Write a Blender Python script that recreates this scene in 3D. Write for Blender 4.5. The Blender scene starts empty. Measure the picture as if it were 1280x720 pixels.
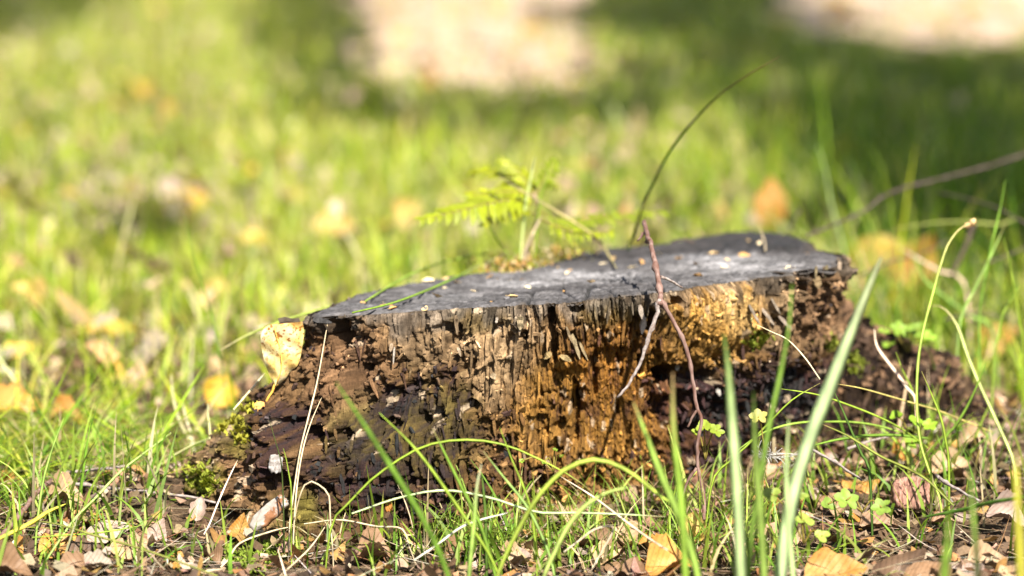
import bpy, math, random
import numpy as np
from mathutils import Vector, Euler, Matrix

# ------------------------------------------------------------------ camera, sky, sun, exposure
SC = bpy.context.scene
COLL = SC.collection
CAM = np.array([0.0, -2.12, 0.52]); PITCH = math.radians(10.0); FPX = 3200.0   # FPX: focal length in photo pixels (1280 wide)
cam_d = bpy.data.cameras.new("camera"); cam = bpy.data.objects.new("camera", cam_d); COLL.objects.link(cam)
cam.location = CAM; cam.rotation_euler = (math.pi / 2 - PITCH, 0, 0)
cam_d.sensor_width = 36.0; cam_d.lens = 90.0; cam_d.clip_end = 500; cam_d.clip_start = 0.05
cam_d.dof.use_dof = True; cam_d.dof.focus_distance = 1.93; cam_d.dof.aperture_fstop = 2.9; cam_d.dof.aperture_blades = 9
SC.camera = cam
SUN_EL, SUN_AZ = math.radians(49), math.radians(20)      # sun behind the camera, a little to its right
SUND = np.array([math.sin(SUN_AZ) * math.cos(SUN_EL), -math.cos(SUN_AZ) * math.cos(SUN_EL), math.sin(SUN_EL)])
W = bpy.data.worlds.new("World"); SC.world = W; W.use_nodes = True
nt = W.node_tree; nt.nodes.clear()
sky = nt.nodes.new("ShaderNodeTexSky"); sky.sky_type = 'NISHITA'; sky.sun_disc = False
sky.sun_elevation = SUN_EL; sky.sun_rotation = math.pi - SUN_AZ
bg = nt.nodes.new("ShaderNodeBackground"); bg.inputs[1].default_value = 0.052
wo = nt.nodes.new("ShaderNodeOutputWorld"); nt.links.new(sky.outputs[0], bg.inputs[0]); nt.links.new(bg.outputs[0], wo.inputs[0])
sun_d = bpy.data.lights.new("sun", 'SUN'); sun_d.energy = 5.0; sun_d.angle = math.radians(0.5); sun_d.color = (1.0, 0.94, 0.83)
sun = bpy.data.objects.new("sun", sun_d); COLL.objects.link(sun); sun.location = (1, -3, 6)
sun.rotation_euler = Vector(-SUND).to_track_quat('-Z', 'Y').to_euler()
SC.view_settings.view_transform = 'Standard'; SC.view_settings.look = 'None'; SC.view_settings.gamma = 1.0
SC.view_settings.exposure = 1.65; SC.view_settings.use_curve_mapping = False
SC.cycles.max_bounces = 8; SC.cycles.transparent_max_bounces = 8

RNG = np.random.default_rng(7); random.seed(7)
FWD = np.array([0, math.cos(PITCH), -math.sin(PITCH)]); UP = np.array([0, math.sin(PITCH), math.cos(PITCH)])

# ------------------------------------------------------------------ numeric helpers
def project(P):
    d = np.asarray(P, float) - CAM
    dep = d @ FWD
    return 640 + FPX * d[..., 0] / dep, 360 - FPX * (d @ UP) / dep, dep
def ray(px, py):
    return FWD + UP * (-(py - 360) / FPX) + np.array([1.0, 0, 0]) * ((px - 640) / FPX)
def at_y(px, py, Y):
    d = ray(px, py); return CAM + d * ((Y - CAM[1]) / d[1])
def on_plane(px, py, a, b, c):            # z = a + b x + c y
    d = ray(px, py); t = (a + b * CAM[0] + c * CAM[1] - CAM[2]) / (d[2] - b * d[0] - c * d[1]); return CAM + d * t
def _hash(ix, iy, seed):
    h = (ix.astype(np.int64) * 374761393 + iy.astype(np.int64) * 668265263 + seed * 974634757) & 0xFFFFFFFF
    h = ((h ^ (h >> 13)) * 1274126177) & 0xFFFFFFFF
    h = ((h ^ (h >> 16)) * 2246822519) & 0xFFFFFFFF
    return (h ^ (h >> 15)) & 0xFFFFFFFF
def rnd(ix, iy, seed): return _hash(ix, iy, seed) / 4294967295.0
def perlin(x, y, seed=0):
    x, y = np.broadcast_arrays(np.asarray(x, float), np.asarray(y, float))
    ix, iy = np.floor(x), np.floor(y); fx, fy = x - ix, y - iy
    ux = fx * fx * fx * (fx * (fx * 6 - 15) + 10); uy = fy * fy * fy * (fy * (fy * 6 - 15) + 10)
    def g(dx, dy):
        a = rnd(ix + dx, iy + dy, seed) * 2 * math.pi
        return np.cos(a) * (fx - dx) + np.sin(a) * (fy - dy)
    n = (g(0, 0) * (1 - ux) + g(1, 0) * ux) * (1 - uy) + (g(0, 1) * (1 - ux) + g(1, 1) * ux) * uy
    return n * 1.42
def fbm(x, y, o=4, seed=0):
    s, a, t = 0, 1.0, 0
    for i in range(o):
        s = s + a * perlin(x * 2 ** i, y * 2 ** i, seed + 17 * i); t += a; a *= .5
    return s / t
def ridged(x, y, o=3, seed=0):
    s, a, t = 0, 1.0, 0
    for i in range(o):
        s = s + a * (1 - 2 * np.abs(perlin(x * 2 ** i, y * 2 ** i, seed + 13 * i))); t += a; a *= .5
    return s / t
def voronoi(x, y, seed=0):
    x, y = np.broadcast_arrays(np.asarray(x, float), np.asarray(y, float))
    ix, iy = np.floor(x), np.floor(y)
    f1 = np.full(x.shape, 9.0); f2 = np.full(x.shape, 9.0); rr = np.zeros(x.shape)
    for dx in (-1, 0, 1):
        for dy in (-1, 0, 1):
            cx, cy = ix + dx, iy + dy
            d = np.hypot(cx + rnd(cx, cy, seed) - x, cy + rnd(cx, cy, seed + 5) - y)
            r_ = rnd(cx, cy, seed + 9); c = d < f1
            f2 = np.where(c, f1, np.minimum(f2, d)); rr = np.where(c, r_, rr); f1 = np.where(c, d, f1)
    return f1, f2, rr
def sstep(a, b, x):
    t = np.clip((x - a) / (b - a), 0, 1); return t * t * (3 - 2 * t)
def catmull(P, n):
    P = np.asarray(P, float)
    if len(P) == 2: return P[0] + (P[1] - P[0]) * np.linspace(0, 1, n)[:, None]
    seg = np.r_[0, np.cumsum(np.linalg.norm(np.diff(P, axis=0), axis=1))]; seg /= seg[-1]
    Q = np.vstack([2 * P[0] - P[1], P, 2 * P[-1] - P[-2]])
    out = []
    for s in np.linspace(0, 1, n):
        i = min(max(np.searchsorted(seg, s, side='right') - 1, 0), len(P) - 2)
        t = (s - seg[i]) / max(seg[i + 1] - seg[i], 1e-9)
        a, b, c, d = Q[i:i + 4]
        out.append(.5 * ((2 * b) + (c - a) * t + (2 * a - 5 * b + 4 * c - d) * t * t + (3 * b - a - 3 * c + d) * t ** 3))
    return np.array(out)

# ------------------------------------------------------------------ ground form
def ground(x, y):
    x = np.asarray(x, float); y = np.asarray(y, float)
    near = np.exp(-((y - .2) / 3.0) ** 2)
    g = .010 * perlin(x * 2.1 + 3, y * 1.7 + 1, 3) * near + .05 * perlin(x * .35, y * .3, 4) * sstep(1.5, 5, y)
    g = g + .030 * np.exp(-((x - .36) / .12) ** 2 - ((y - .10) / .16) ** 2)
    g = g + .028 * np.exp(-((x + .29) / .07) ** 2 - ((y + .16) / .08) ** 2)
    g = g - .016 * np.exp(-((x - .05) / .24) ** 2 - ((y + .27) / .10) ** 2)
    return g
def on_ground(px, py, lift=0.0):
    P = on_plane(px, py, lift, 0, 0)
    for _ in range(6): P = on_plane(px, py, float(ground(P[0], P[1])) + lift, 0, 0)
    return P

# ------------------------------------------------------------------ object helpers
def mesh(name, V, F, mat, col=None, smooth=True):
    """F: list of index arrays, each (n,3) or (n,4)."""
    me = bpy.data.meshes.new(name)
    V = np.ascontiguousarray(V, np.float32)
    Fs = [np.asarray(f, np.int32) for f in (F if isinstance(F, list) else [F]) if len(f)]
    me.vertices.add(len(V)); me.vertices.foreach_set("co", V.ravel())
    loops = np.concatenate([f.ravel() for f in Fs]); tot = np.concatenate([np.full(len(f), f.shape[1], np.int32) for f in Fs])
    me.loops.add(len(loops)); me.loops.foreach_set("vertex_index", loops)
    me.polygons.add(len(tot)); me.polygons.foreach_set("loop_start", np.r_[0, np.cumsum(tot)[:-1]].astype(np.int32))
    me.polygons.foreach_set("use_smooth", np.full(len(tot), smooth, bool))
    if col is not None:
        a = me.attributes.new("Col", 'FLOAT_COLOR', 'POINT')
        c = np.ones((len(V), 4), np.float32); c[:, :3] = col; a.data.foreach_set("color", c.ravel())
    me.update(calc_edges=True)
    me.materials.append(mat)
    return me
def link(name, me, parent=None, loc=(0, 0, 0)):
    o = bpy.data.objects.new(name, me); COLL.objects.link(o); o.location = loc
    if parent is not None: o.parent = parent
    return o
def tag(o, label=None, cat=None, group=None, kind=None):
    if label: o["label"] = label
    if cat: o["category"] = cat
    if group: o["group"] = group
    if kind: o["kind"] = kind
    return o
def thing(name, label, cat, loc=(0, 0, 0), group=None):
    o = bpy.data.objects.new(name, None); COLL.objects.link(o); o.location = loc; o.empty_display_size = .02
    return tag(o, label, cat, group)
def solid(name, V, F, mat, label=None, cat=None, group=None, kind=None, parent=None, col=None, smooth=True, loc=None):
    """one mesh object in world coordinates; its origin goes to loc (or the parent's)."""
    V = np.asarray(V, float)
    if parent is not None: o0 = np.array(parent.location)
    else: o0 = np.array(loc) if loc is not None else V.mean(0)
    o = link(name, mesh(name, V - o0, F, mat, col, smooth), parent, (0, 0, 0) if parent is not None else o0)
    return tag(o, label, cat, group, kind)
def grid_faces(n, m, wrap=False):
    i = np.arange(n - 1)[:, None]; j = np.arange(m if wrap else m - 1)[None, :]; j2 = (j + 1) % m
    return np.stack([i * m + j, i * m + j2, (i + 1) * m + j2, (i + 1) * m + j], -1).reshape(-1, 4)
def tube(P, R, k=7, rough=.0, seed=0):
    P = np.asarray(P, float); n = len(P)
    T = np.gradient(P, axis=0); T /= np.linalg.norm(T, axis=1)[:, None] + 1e-12
    ref = np.array([.31, -.87, .38]); A = np.cross(T, ref); A /= np.linalg.norm(A, axis=1)[:, None] + 1e-9; B = np.cross(T, A)
    ang = np.arange(k) / k * 2 * math.pi
    r = np.asarray(R)[:, None] * (1 + rough * (np.random.default_rng(seed).random((n, k)) - .5) * 2)
    V = P[:, None, :] + r[..., None] * (np.cos(ang)[None, :, None] * A[:, None, :] + np.sin(ang)[None, :, None] * B[:, None, :])
    V = np.vstack([V.reshape(-1, 3), P[:1], P[-1:]])
    F = grid_faces(n, k, True); a, b = n * k, n * k + 1; j = np.arange(k)
    return V, [F, np.vstack([np.c_[np.full(k, a), (j + 1) % k, j], np.c_[np.full(k, b), (n - 1) * k + j, (n - 1) * k + (j + 1) % k]])]
def merge(parts):
    Vs, F3, F4, off = [], [], [], 0
    for V, F in parts:
        Vs.append(V)
        for f in (F if isinstance(F, list) else [F]):
            f = np.asarray(f)
            if len(f): (F3 if f.shape[1] == 3 else F4).append(f + off)
        off += len(V)
    return np.vstack(Vs), [np.vstack(x) for x in (F4, F3) if x]

# ------------------------------------------------------------------ materials
class N:
    def __init__(s, name):
        s.m = bpy.data.materials.new(name); s.m.use_nodes = True; s.t = s.m.node_tree; s.t.nodes.clear()
        s.out = s.n("OutputMaterial")
    def n(s, ty, **kw):
        x = s.t.nodes.new("ShaderNode" + ty)
        for k, v in kw.items(): setattr(x, k, v)
        return x
    def put(s, sock, v):
        if isinstance(v, bpy.types.NodeSocket): s.t.links.new(v, sock)
        elif isinstance(v, (tuple, list)) and len(v) == 3 and sock.type == 'RGBA': sock.default_value = (*v, 1)
        else: sock.default_value = v
    def attr(s, name="Col"): return s.n("Attribute", attribute_name=name).outputs["Color"]
    def obj(s): return s.n("TexCoord").outputs["Object"]
    def mapping(s, vec, scale=(1, 1, 1), rot=(0, 0, 0)):
        x = s.n("Mapping"); s.put(x.inputs[0], vec); x.inputs[3].default_value = scale; x.inputs[2].default_value = rot; return x.outputs[0]
    def noise(s, vec, scale, detail=4, rough=.55, dist=0):
        x = s.n("TexNoise"); s.put(x.inputs["Vector"], vec); x.inputs["Scale"].default_value = scale
        x.inputs["Detail"].default_value = detail; x.inputs["Roughness"].default_value = rough; x.inputs["Distortion"].default_value = dist
        return x.outputs[0]
    def ramp(s, f, a, b, ca=(0, 0, 0), cb=(1, 1, 1)):
        x = s.n("MapRange"); s.put(x.inputs[0], f); x.inputs[1].default_value = a; x.inputs[2].default_value = b; return s.mix(x.outputs[0], ca, cb) if ca != (0, 0, 0) or cb != (1, 1, 1) else x.outputs[0]
    def rng(s, f, a, b, c, d):
        x = s.n("MapRange"); s.put(x.inputs[0], f)
        for i, v in enumerate((a, b, c, d)): x.inputs[i + 1].default_value = v
        return x.outputs[0]
    def mix(s, f, a, b, mode='MIX'):
        x = s.n("Mix", data_type='RGBA', blend_type=mode); s.put(x.inputs[0], f); s.put(x.inputs[6], a); s.put(x.inputs[7], b); return x.outputs[2]
    def math(s, op, a, b=0.0):
        x = s.n("Math", operation=op); s.put(x.inputs[0], a); s.put(x.inputs[1], b); return x.outputs[0]
    def scale(s, c, f):                                   # colour times factor
        x = s.n("VectorMath", operation='SCALE'); s.put(x.inputs[0], c); s.put(x.inputs[3], f); return x.outputs[0]
    def bump(s, h, strength=.4, dist=.002):
        x = s.n("Bump"); x.inputs["Strength"].default_value = strength; x.inputs["Distance"].default_value = dist; s.put(x.inputs["Height"], h); return x.outputs[0]
    def finish(s, col, rough=.8, spec=.3, nrm=None, transl=0.0, tcol=None):
        p = s.n("BsdfPrincipled"); s.put(p.inputs["Base Color"], col); s.put(p.inputs["Roughness"], rough); p.inputs["Specular IOR Level"].default_value = spec
        if nrm is not None: s.put(p.inputs["Normal"], nrm)
        sh = p.outputs[0]
        if transl > 0:
            t = s.n("BsdfTranslucent"); s.put(t.inputs[0], tcol if tcol is not None else col)
            mx = s.n("MixShader"); mx.inputs[0].default_value = transl; s.t.links.new(sh, mx.inputs[1]); s.t.links.new(t.outputs[0], mx.inputs[2]); sh = mx.outputs[0]
        s.t.links.new(sh, s.out.inputs[0]); return s.m

def mat_wood():
    n = N("rotten_wood"); c = n.attr(); o = n.obj()
    st = n.noise(n.mapping(o, (900, 900, 110)), 1, 5, .6); gr = n.noise(o, 700, 5, .65)
    f = n.math('MULTIPLY', n.rng(st, .3, .7, .62, 1.38), n.rng(gr, .3, .7, .75, 1.25))
    h = n.math('ADD', st, gr)
    return n.finish(n.scale(c, f), .95, .08, n.bump(h, .6, .0014))
def mat_cut():
    n = N("weathered_cut"); c = n.attr(); o = n.obj()
    st = n.noise(n.mapping(o, (90, 420, 200), (0, 0, math.radians(8))), 1, 6, .62); gr = n.noise(o, 900, 4, .6); big = n.noise(n.mapping(o, (14, 60, 1), (0, 0, math.radians(8))), 1, 3, .6)
    f = n.math('MULTIPLY', n.math('MULTIPLY', n.rng(st, .3, .7, .6, 1.4), n.rng(gr, .3, .7, .85, 1.15)), n.rng(big, .35, .65, .78, 1.3))
    return n.finish(n.scale(c, f), .78, .22, n.bump(n.math('ADD', st, gr), .45, .0012))
def mat_plant(name, transl=.4, yellow=(1.12, 1.15, .5), rough=.5, spec=.3):
    n = N(name); c = n.attr(); o = n.obj()
    f = n.rng(n.noise(n.mapping(o, (300, 300, 60)), 1, 3), .3, .7, .8, 1.2); c2 = n.scale(c, f)
    return n.finish(c2, rough, spec, None, transl, n.mix(1.0, c2, yellow, 'MULTIPLY'))
def mat_leaf(name, col, col2, spots, transl=.3, amount=.5):
    n = N(name); o = n.obj(); sp = n.n("SeparateXYZ"); n.put(sp.inputs[0], o)
    ay = n.math('ABSOLUTE', sp.outputs[1]); vein = n.math('SUBTRACT', n.math('MULTIPLY', sp.outputs[0], 1.0), n.math('MULTIPLY', ay, 1.15))
    vw = n.math('POWER', n.math('ABSOLUTE', n.math('SINE', n.math('MULTIPLY', vein, 520.0))), .35)
    rib = n.rng(ay, 0.0, .0011, .0, 1.0); vv = n.math('MULTIPLY', vw, rib)
    rv = n.n("ObjectInfo").outputs["Random"]
    off = n.n("VectorMath", operation='ADD'); n.put(off.inputs[0], o); cm = n.n("CombineXYZ"); n.put(cm.inputs[0], n.math('MULTIPLY', rv, 3.0)); n.put(cm.inputs[1], rv); n.put(off.inputs[1], cm.outputs[0])
    big = n.noise(off.outputs[0], 60, 4, .6); sm = n.noise(off.outputs[0], 420, 3, .6)
    c = n.mix(n.rng(big, .4, .65, 0, 1), col, col2)
    c = n.mix(n.math('MULTIPLY', n.rng(sm, .58, .68, 0, 1), amount), c, spots)
    c = n.scale(c, n.math('MULTIPLY', n.rng(vv, 0, 1, .74, 1.05), n.rng(rv, 0, 1, .8, 1.2)))
    return n.finish(n.scale(c, .62), .55, .3, n.bump(n.math('ADD', vv, n.math('MULTIPLY', sm, .4)), .5, .0006), transl)
def mat_simple(name, col, col2, scale=200, rough=.8, spec=.2, stretch=(1, 1, 1), bump=.4):
    n = N(name); o = n.mapping(n.obj(), stretch); a = n.noise(o, scale, 5, .6)
    return n.finish(n.mix(n.rng(a, .35, .65, 0, 1), col, col2), rough, spec, n.bump(a, bump, .0015))
def mat_col(name, rough=.85, spec=.15, transl=0.0):
    n = N(name); c = n.attr(); f = n.rng(n.noise(n.obj(), 500, 4, .6), .3, .7, .7, 1.3)
    return n.finish(n.scale(c, f), rough, spec, None, transl)
def mat_ground():
    n = N("forest_soil"); o = n.obj(); a = n.noise(o, 9, 5, .6); b = n.noise(o, 120, 5, .65); d = n.noise(o, 520, 3, .6)
    c = n.mix(n.rng(a, .4, .62, 0, 1), (.035, .023, .014), (.10, .065, .038))
    c = n.mix(n.rng(b, .5, .66, 0, 1), c, (.16, .105, .065)); c = n.mix(n.math('MULTIPLY', n.rng(d, .6, .68, 0, 1), .7), c, (.24, .18, .12))
    ln = n.n("VectorMath", operation='LENGTH'); n.put(ln.inputs[0], o); g = n.noise(o, 2.5, 6, .7)      # open ground farther off is grown over
    c = n.mix(n.math('MULTIPLY', n.rng(ln.outputs[1], 5.0, 10.0, 0, 1), n.rng(g, .35, .5, .4, 1)), c, n.mix(g, (.05, .09, .015), (.17, .22, .035)))
    return n.finish(c, .95, .1, n.bump(n.math('ADD', b, d), .8, .006))
def mat_path():
    n = N("sandy_path"); o = n.obj(); a = n.noise(o, 5, 5, .6); b = n.noise(o, 16, 6, .7)
    c = n.mix(n.rng(a, .35, .65, 0, 1), (.34, .245, .18), (.50, .38, .30)); c = n.mix(n.rng(b, .48, .6, 0, 1), c, (.17, .10, .055))
    return n.finish(c, .95, .1, n.bump(b, .6, .01))
WOOD, CUT = mat_wood(), mat_cut()
GRASS = mat_plant("grass_blade", .42); STRAW = mat_plant("dry_straw", .25, (1.1, 1.0, .8), .6, .25)
HERB = mat_plant("herb_leaf", .45, (1.2, 1.15, .45), .5, .35); CRUMB = mat_col("wood_crumb_mat"); MOSS = mat_plant("moss_mat", .3, (1.2, 1.1, .5), .8, .1)
TWIG = mat_simple("twig_bark", (.085, .035, .022), (.20, .13, .11), 260, .7, .3, (1, 1, .25)); TWIGG = mat_simple("grey_twig_bark", (.13, .09, .075), (.32, .28, .26), 240, .75, .25)
LM = {  # fallen leaf colours
 'yellow': mat_leaf("yellow_leaf_mat", (.80, .50, .055), (.86, .62, .14), (.45, .20, .03), .3, .5),
 'paleyellow': mat_leaf("pale_yellow_leaf_mat", (.86, .66, .22), (.82, .52, .14), (.40, .17, .04), .3, .8),
 'olive': mat_leaf("shaded_yellow_leaf_mat", (.44, .29, .035), (.34, .24, .04), (.24, .11, .02), .25, .6),  # yellow leaf in shade, the dulling mixed into its colour
 'orange': mat_leaf("orange_leaf_mat", (.66, .30, .055), (.74, .42, .12), (.30, .12, .03), .25, .5),
 'tan': mat_leaf("tan_leaf_mat", (.58, .38, .20), (.66, .47, .29), (.30, .16, .07), .2, .5),
 'pale': mat_leaf("pale_leaf_mat", (.56, .46, .35), (.50, .39, .29), (.30, .20, .12), .25, .4),
 'brown': mat_leaf("brown_leaf_mat", (.27, .15, .075), (.38, .23, .13), (.14, .07, .03), .15, .5),
 'dark': mat_leaf("dark_leaf_mat", (.13, .075, .045), (.20, .12, .07), (.07, .04, .02), .1, .4),
 'pinkish': mat_leaf("pinkish_leaf_mat", (.48, .34, .27), (.56, .43, .36), (.30, .18, .12), .15, .5),
}

# ------------------------------------------------------------------ ground, path
def axis(a, b, d, far, grow=1.35):
    x = list(np.arange(a, b, d)); s = d
    while x[-1] < far: s *= grow; x.append(x[-1] + s)
    s = d
    while x[0] > -far: s *= grow; x.insert(0, x[0] - s)
    return np.array(x)
gx, gy = axis(-.8, .8, .007, 90), axis(-.75, 1.1, .007, 90)
GX, GY = np.meshgrid(gx, gy)
fine = np.exp(-(GX / .8) ** 4 - ((GY - .1) / .8) ** 4)
GZ = ground(GX, GY) + fine * (.004 * fbm(GX * 40, GY * 40, 3, 8) + .0035 * (1 - voronoi(GX * 60, GY * 60, 4)[0]) * 1.0 - .003)
solid("ground", np.stack([GX, GY, GZ], -1).reshape(-1, 3), grid_faces(len(gy), len(gx)), mat_ground(), kind="structure", loc=(0, 0, 0))
EA = np.array([on_ground(*p)[:2] for p in ((432, 20), (436, 70), (450, 112), (530, 130), (640, 132), (735, 116), (748, 60), (738, 20))])
EB0, EB1, EB2 = on_ground(965, 44)[:2], on_ground(1130, 68)[:2], on_ground(1290, 60)[:2]
def in_path(x, y):                           # two bare sandy stretches with grass between them
    x = np.asarray(x, float); y = np.asarray(y, float); w1 = .12 * perlin(x * 4, y * 3, 21) + .03 * perlin(x * 11, y * 8, 22)
    far = y + 2.12
    a = (x > (420 - 640) / FPX * far + w1) & (x < (746 - 640) / FPX * far + w1) & (y > np.interp(x, np.sort([EA[2][0], EA[3][0], EA[4][0], EA[5][0]]), [EA[2][1], EA[3][1], EA[4][1], EA[5][1]]) + 2 * w1)
    b = (x > (962 - 640) / FPX * far + w1) & (y > np.interp(x, [EB0[0], EB1[0], EB2[0]], [EB0[1], EB1[1], EB2[1]]) + 2 * w1)
    return (a | b) & (y < 13)
px_, py_ = np.meshgrid(np.linspace(-1.6, 7, 260), np.linspace(3.2, 13.2, 260))
keep = in_path(px_, py_); pf = grid_faces(260, 260); pf = pf[keep.ravel()[pf].all(1)]
used = np.unique(pf); remap = np.full(260 * 260, -1); remap[used] = np.arange(len(used))
pv = np.stack([px_, py_, ground(px_, py_) + .014 + .006 * fbm(px_ * 6, py_ * 6, 2, 5)], -1).reshape(-1, 3)[used]
solid("path", pv, remap[pf], mat_path(), kind="structure", loc=(2, 6, 0))

# ------------------------------------------------------------------ tree stump
TA, TB, TC = .1539, .0665, -.06
SC0 = np.array([.06, -.01])
top_px = [(388, 392), (402, 396), (430, 396), (470, 392), (520, 389), (570, 386), (620, 383), (660, 381), (700, 379), (745, 373), (790, 369), (830, 364), (870, 356), (905, 352), (940, 348), (975, 346), (1010, 342), (1040, 334), (1052, 324),
          (1046, 318), (1024, 314), (1010, 308), (1003, 300), (985, 295), (950, 292), (910, 295), (870, 302), (835, 305), (800, 308), (760, 312), (725, 319), (697, 327), (675, 337), (650, 343), (620, 343), (590, 345), (560, 348), (530, 353), (500, 358), (465, 366), (440, 373), (412, 384)]
tp = np.array([on_plane(x, y, TA, TB, TC) for x, y in top_px])
base_px = [(205, 628), (228, 648), (262, 650), (330, 658), (430, 655), (550, 652), (640, 640), (700, 630), (780, 618), (850, 608), (930, 592), (1000, 578), (1060, 560)]
bp = np.array([on_plane(x, y, 0, 0, 0) for x, y in base_px])
def polar(P):
    d = P[:, :2] - SC0; th = np.arctan2(d[:, 1], d[:, 0]); r = np.hypot(d[:, 0], d[:, 1]); o = np.argsort(th); return th[o], r[o]
def pinterp(th, T, R): return np.interp(th, np.r_[T[-3:] - 2 * math.pi, T, T[:3] + 2 * math.pi], np.r_[R[-3:], R, R[:3]])
tT, tR = polar(tp)
back = np.radians(np.arange(5, 171, 15)); bT, bR = polar(bp)
bT, bR = np.r_[bT, back], np.r_[bR, pinterp(back, tT, tR) + .02]; o = np.argsort(bT); bT, bR = bT[o], bR[o]
def stump_r(x, y):                            # footprint radius ratio, < 1 inside
    dx, dy = x - SC0[0], y - SC0[1]; return np.hypot(dx, dy) / pinterp(np.arctan2(dy, dx), bT, bR)
th = np.r_[np.radians(np.linspace(-200, 22, 1150)), np.radians(np.linspace(22, 160, 130))[1:-1]]
NT, NV = len(th), 300
thw = (th + math.pi) % (2 * math.pi) - math.pi
rt, rb = pinterp(thw, tT, tR), pinterp(thw, bT, bR)
k = np.exp(-np.linspace(-2, 2, 15) ** 2); k /= k.sum(); rb = np.convolve(np.r_[rb[-7:], rb, rb[:7]], k, 'valid')
tt = np.linspace(0, 1, NV)[:, None]
leftness = np.clip(-np.cos(thw), 0, 1) ** 1.2
expo = 1.0 + .75 * leftness
prof_l = np.interp(tt, [0, .12, .30, .44, .61, .85, 1], [0, .07, .26, .58, .84, 1, 1.02])
R = rt + (rb - rt) * (leftness * prof_l + (1 - leftness) * tt)
dirx, diry = np.cos(th)[None, :], np.sin(th)[None, :]
def ztop(x, y): return TA + TB * x + TC * y
zt = ztop(SC0[0] + rt * np.cos(th), SC0[1] + rt * np.sin(th))[None, :]
Z = zt + (-.035 - zt) * tt
X0, Y0 = SC0[0] + R * dirx, SC0[1] + R * diry
qx, qy, qd = project(np.stack([X0, Y0, Z], -1)); front = (np.sin(th) < .25)[None, :] & np.ones_like(R, bool)
qx = np.where(front, qx, -999.0)
U, Vv = np.broadcast_arrays(th[None, :] * .23, Z); U = U + .012 * perlin(U * 11, Vv * 9, 31) + .004 * perlin(U * 45, Vv * 30, 32)
def blob(px, py, rx, ry, ang=0, soft=1.0, wob=.28):
    c, s = math.cos(math.radians(ang)), math.sin(math.radians(ang))
    a, b = (qx - px) * c + (qy - py) * s, -(qx - px) * s + (qy - py) * c
    m = (np.abs(a) < rx * 2.6) & (np.abs(b) < ry * 2.6); out = np.zeros_like(qx)
    if m.any():
        d = np.hypot(a[m] / rx, b[m] / ry) + wob * fbm(qx[m] / 22, qy[m] / 22, 3, int(px + py)) + wob * .4 * perlin(qx[m] / 5, qy[m] / 9, int(px))
        out[m] = 1 - sstep(1 - .5 * soft, 1 + .5 * soft, d)
    return out
def blobs(L, **k): 
    m = np.zeros_like(qx)
    for b in L: m = np.maximum(m, blob(*b, **k))
    return m
crumbly = blobs([(520, 470, 40, 30), (575, 450, 22, 30), (620, 560, 30, 40), (690, 600, 60, 20), (960, 520, 60, 50), (432, 450, 50, 55), (355, 560, 60, 70), (280, 590, 80, 60), (1015, 385, 40, 55), (970, 470, 70, 40), (900, 470, 70, 28), (560, 640, 200, 25), (400, 590, 50, 40), (860, 590, 120, 25)], wob=.35)
smoothy = blobs([(888, 395, 52, 48), (770, 500, 80, 80)], wob=.3)
fib = 1 - .85 * np.maximum(crumbly * .9, smoothy)
# relief, metres, outwards
D = .007 * fbm(U * 14, Vv * 9, 3, 41)
D += fib * (.0040 * ridged(U * 140, Vv * 6, 3, 42) + .0022 * ridged(U * 380, Vv * 15, 2, 43) + .0010 * perlin(U * 800, Vv * 60, 53))
f1, f2, rr = voronoi(U * 105, Vv * 12, 44); D += fib * ((rr - .5) * .0060 - .0030 * np.exp(-(f2 - f1) * 12))
f1, f2, rr2 = voronoi(U * 300, Vv * 30, 45); D += (fib * .6 + .15) * ((rr2 - .5) * .0042 - .0016 * np.exp(-(f2 - f1) * 9))
crk = sstep(.86, .97, 1 - np.abs(perlin(U * 38, Vv * 3.5, 54)) * 2) * sstep(-.1, .3, perlin(U * 25, Vv * 16, 55)); D -= .011 * crk * (.3 + .7 * fib)
f1, f2, r5 = voronoi(U * 62, Vv * 34, 56); D += (.35 + .65 * (1 - smoothy)) * ((r5 - .5) * .010)
f1, f2, r3 = voronoi(U * 95, Vv * 105, 46); D += crumbly * ((r3 - .5) * .013 - .007 * f1)
f1, f2, r4 = voronoi(U * 230, Vv * 250, 47); D += (crumbly * .8 + .12) * ((r4 - .5) * .006 - .003 * f1)
D += smoothy * (.0045 * fbm(U * 60, Vv * 34, 5, 48) + .0016 * perlin(U * 420, Vv * 110, 57) + .0012 * perlin(U * 700, Vv * 400, 58))
hole = perlin(U * 55, Vv * 30, 49) + .4 * perlin(U * 160, Vv * 90, 50); D -= .012 * sstep(.52, .8, hole)
cav = [(432, 440, 40, 40, .012), (410, 424, 13, 24, .030), (432, 474, 9, 16, .022), (392, 548, 24, 16, .026), (362, 540, 14, 18, .016), (432, 545, 16, 9, .014), (560, 411, 16, 7, .018), (528, 524, 9, 10, .014), (590, 506, 8, 8, .012),
       (775, 505, 80, 75, .011), (689, 402, 7, 14, .018), (693, 430, 5, 22, .012), (868, 470, 30, 14, .022), (880, 520, 60, 30, .012), (905, 560, 60, 34, .008), (842, 470, 18, 12, .020), (812, 398, 6, 16, .018), (838, 376, 6, 8, .014), (1001, 335, 7, 13, .020), (1016, 341, 16, 7, .022), (1008, 362, 8, 6, .014),
       (962, 372, 5, 12, .014), (936, 368, 5, 12, .014), (718, 515, 6, 40, .014), (745, 470, 4, 30, .008), (452, 500, 9, 18, .010), (590, 406, 3, 16, .014), (1060, 480, 20, 50, .016), (500, 602, 40, 9, .010), (470, 555, 5, 26, .012), (515, 580, 5, 30, .012), (545, 600, 4, 26, .012), (440, 600, 6, 22, .012), (485, 530, 16, 6, .010), (352, 590, 4, 26, .010), (575, 570, 4, 34, .012), (410, 610, 14, 8, .012), (480, 640, 14, 12, .016), (655, 419, 6, 6, .010), (720, 385, 8, 6, .010), (940, 420, 14, 10, .010)]
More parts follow.
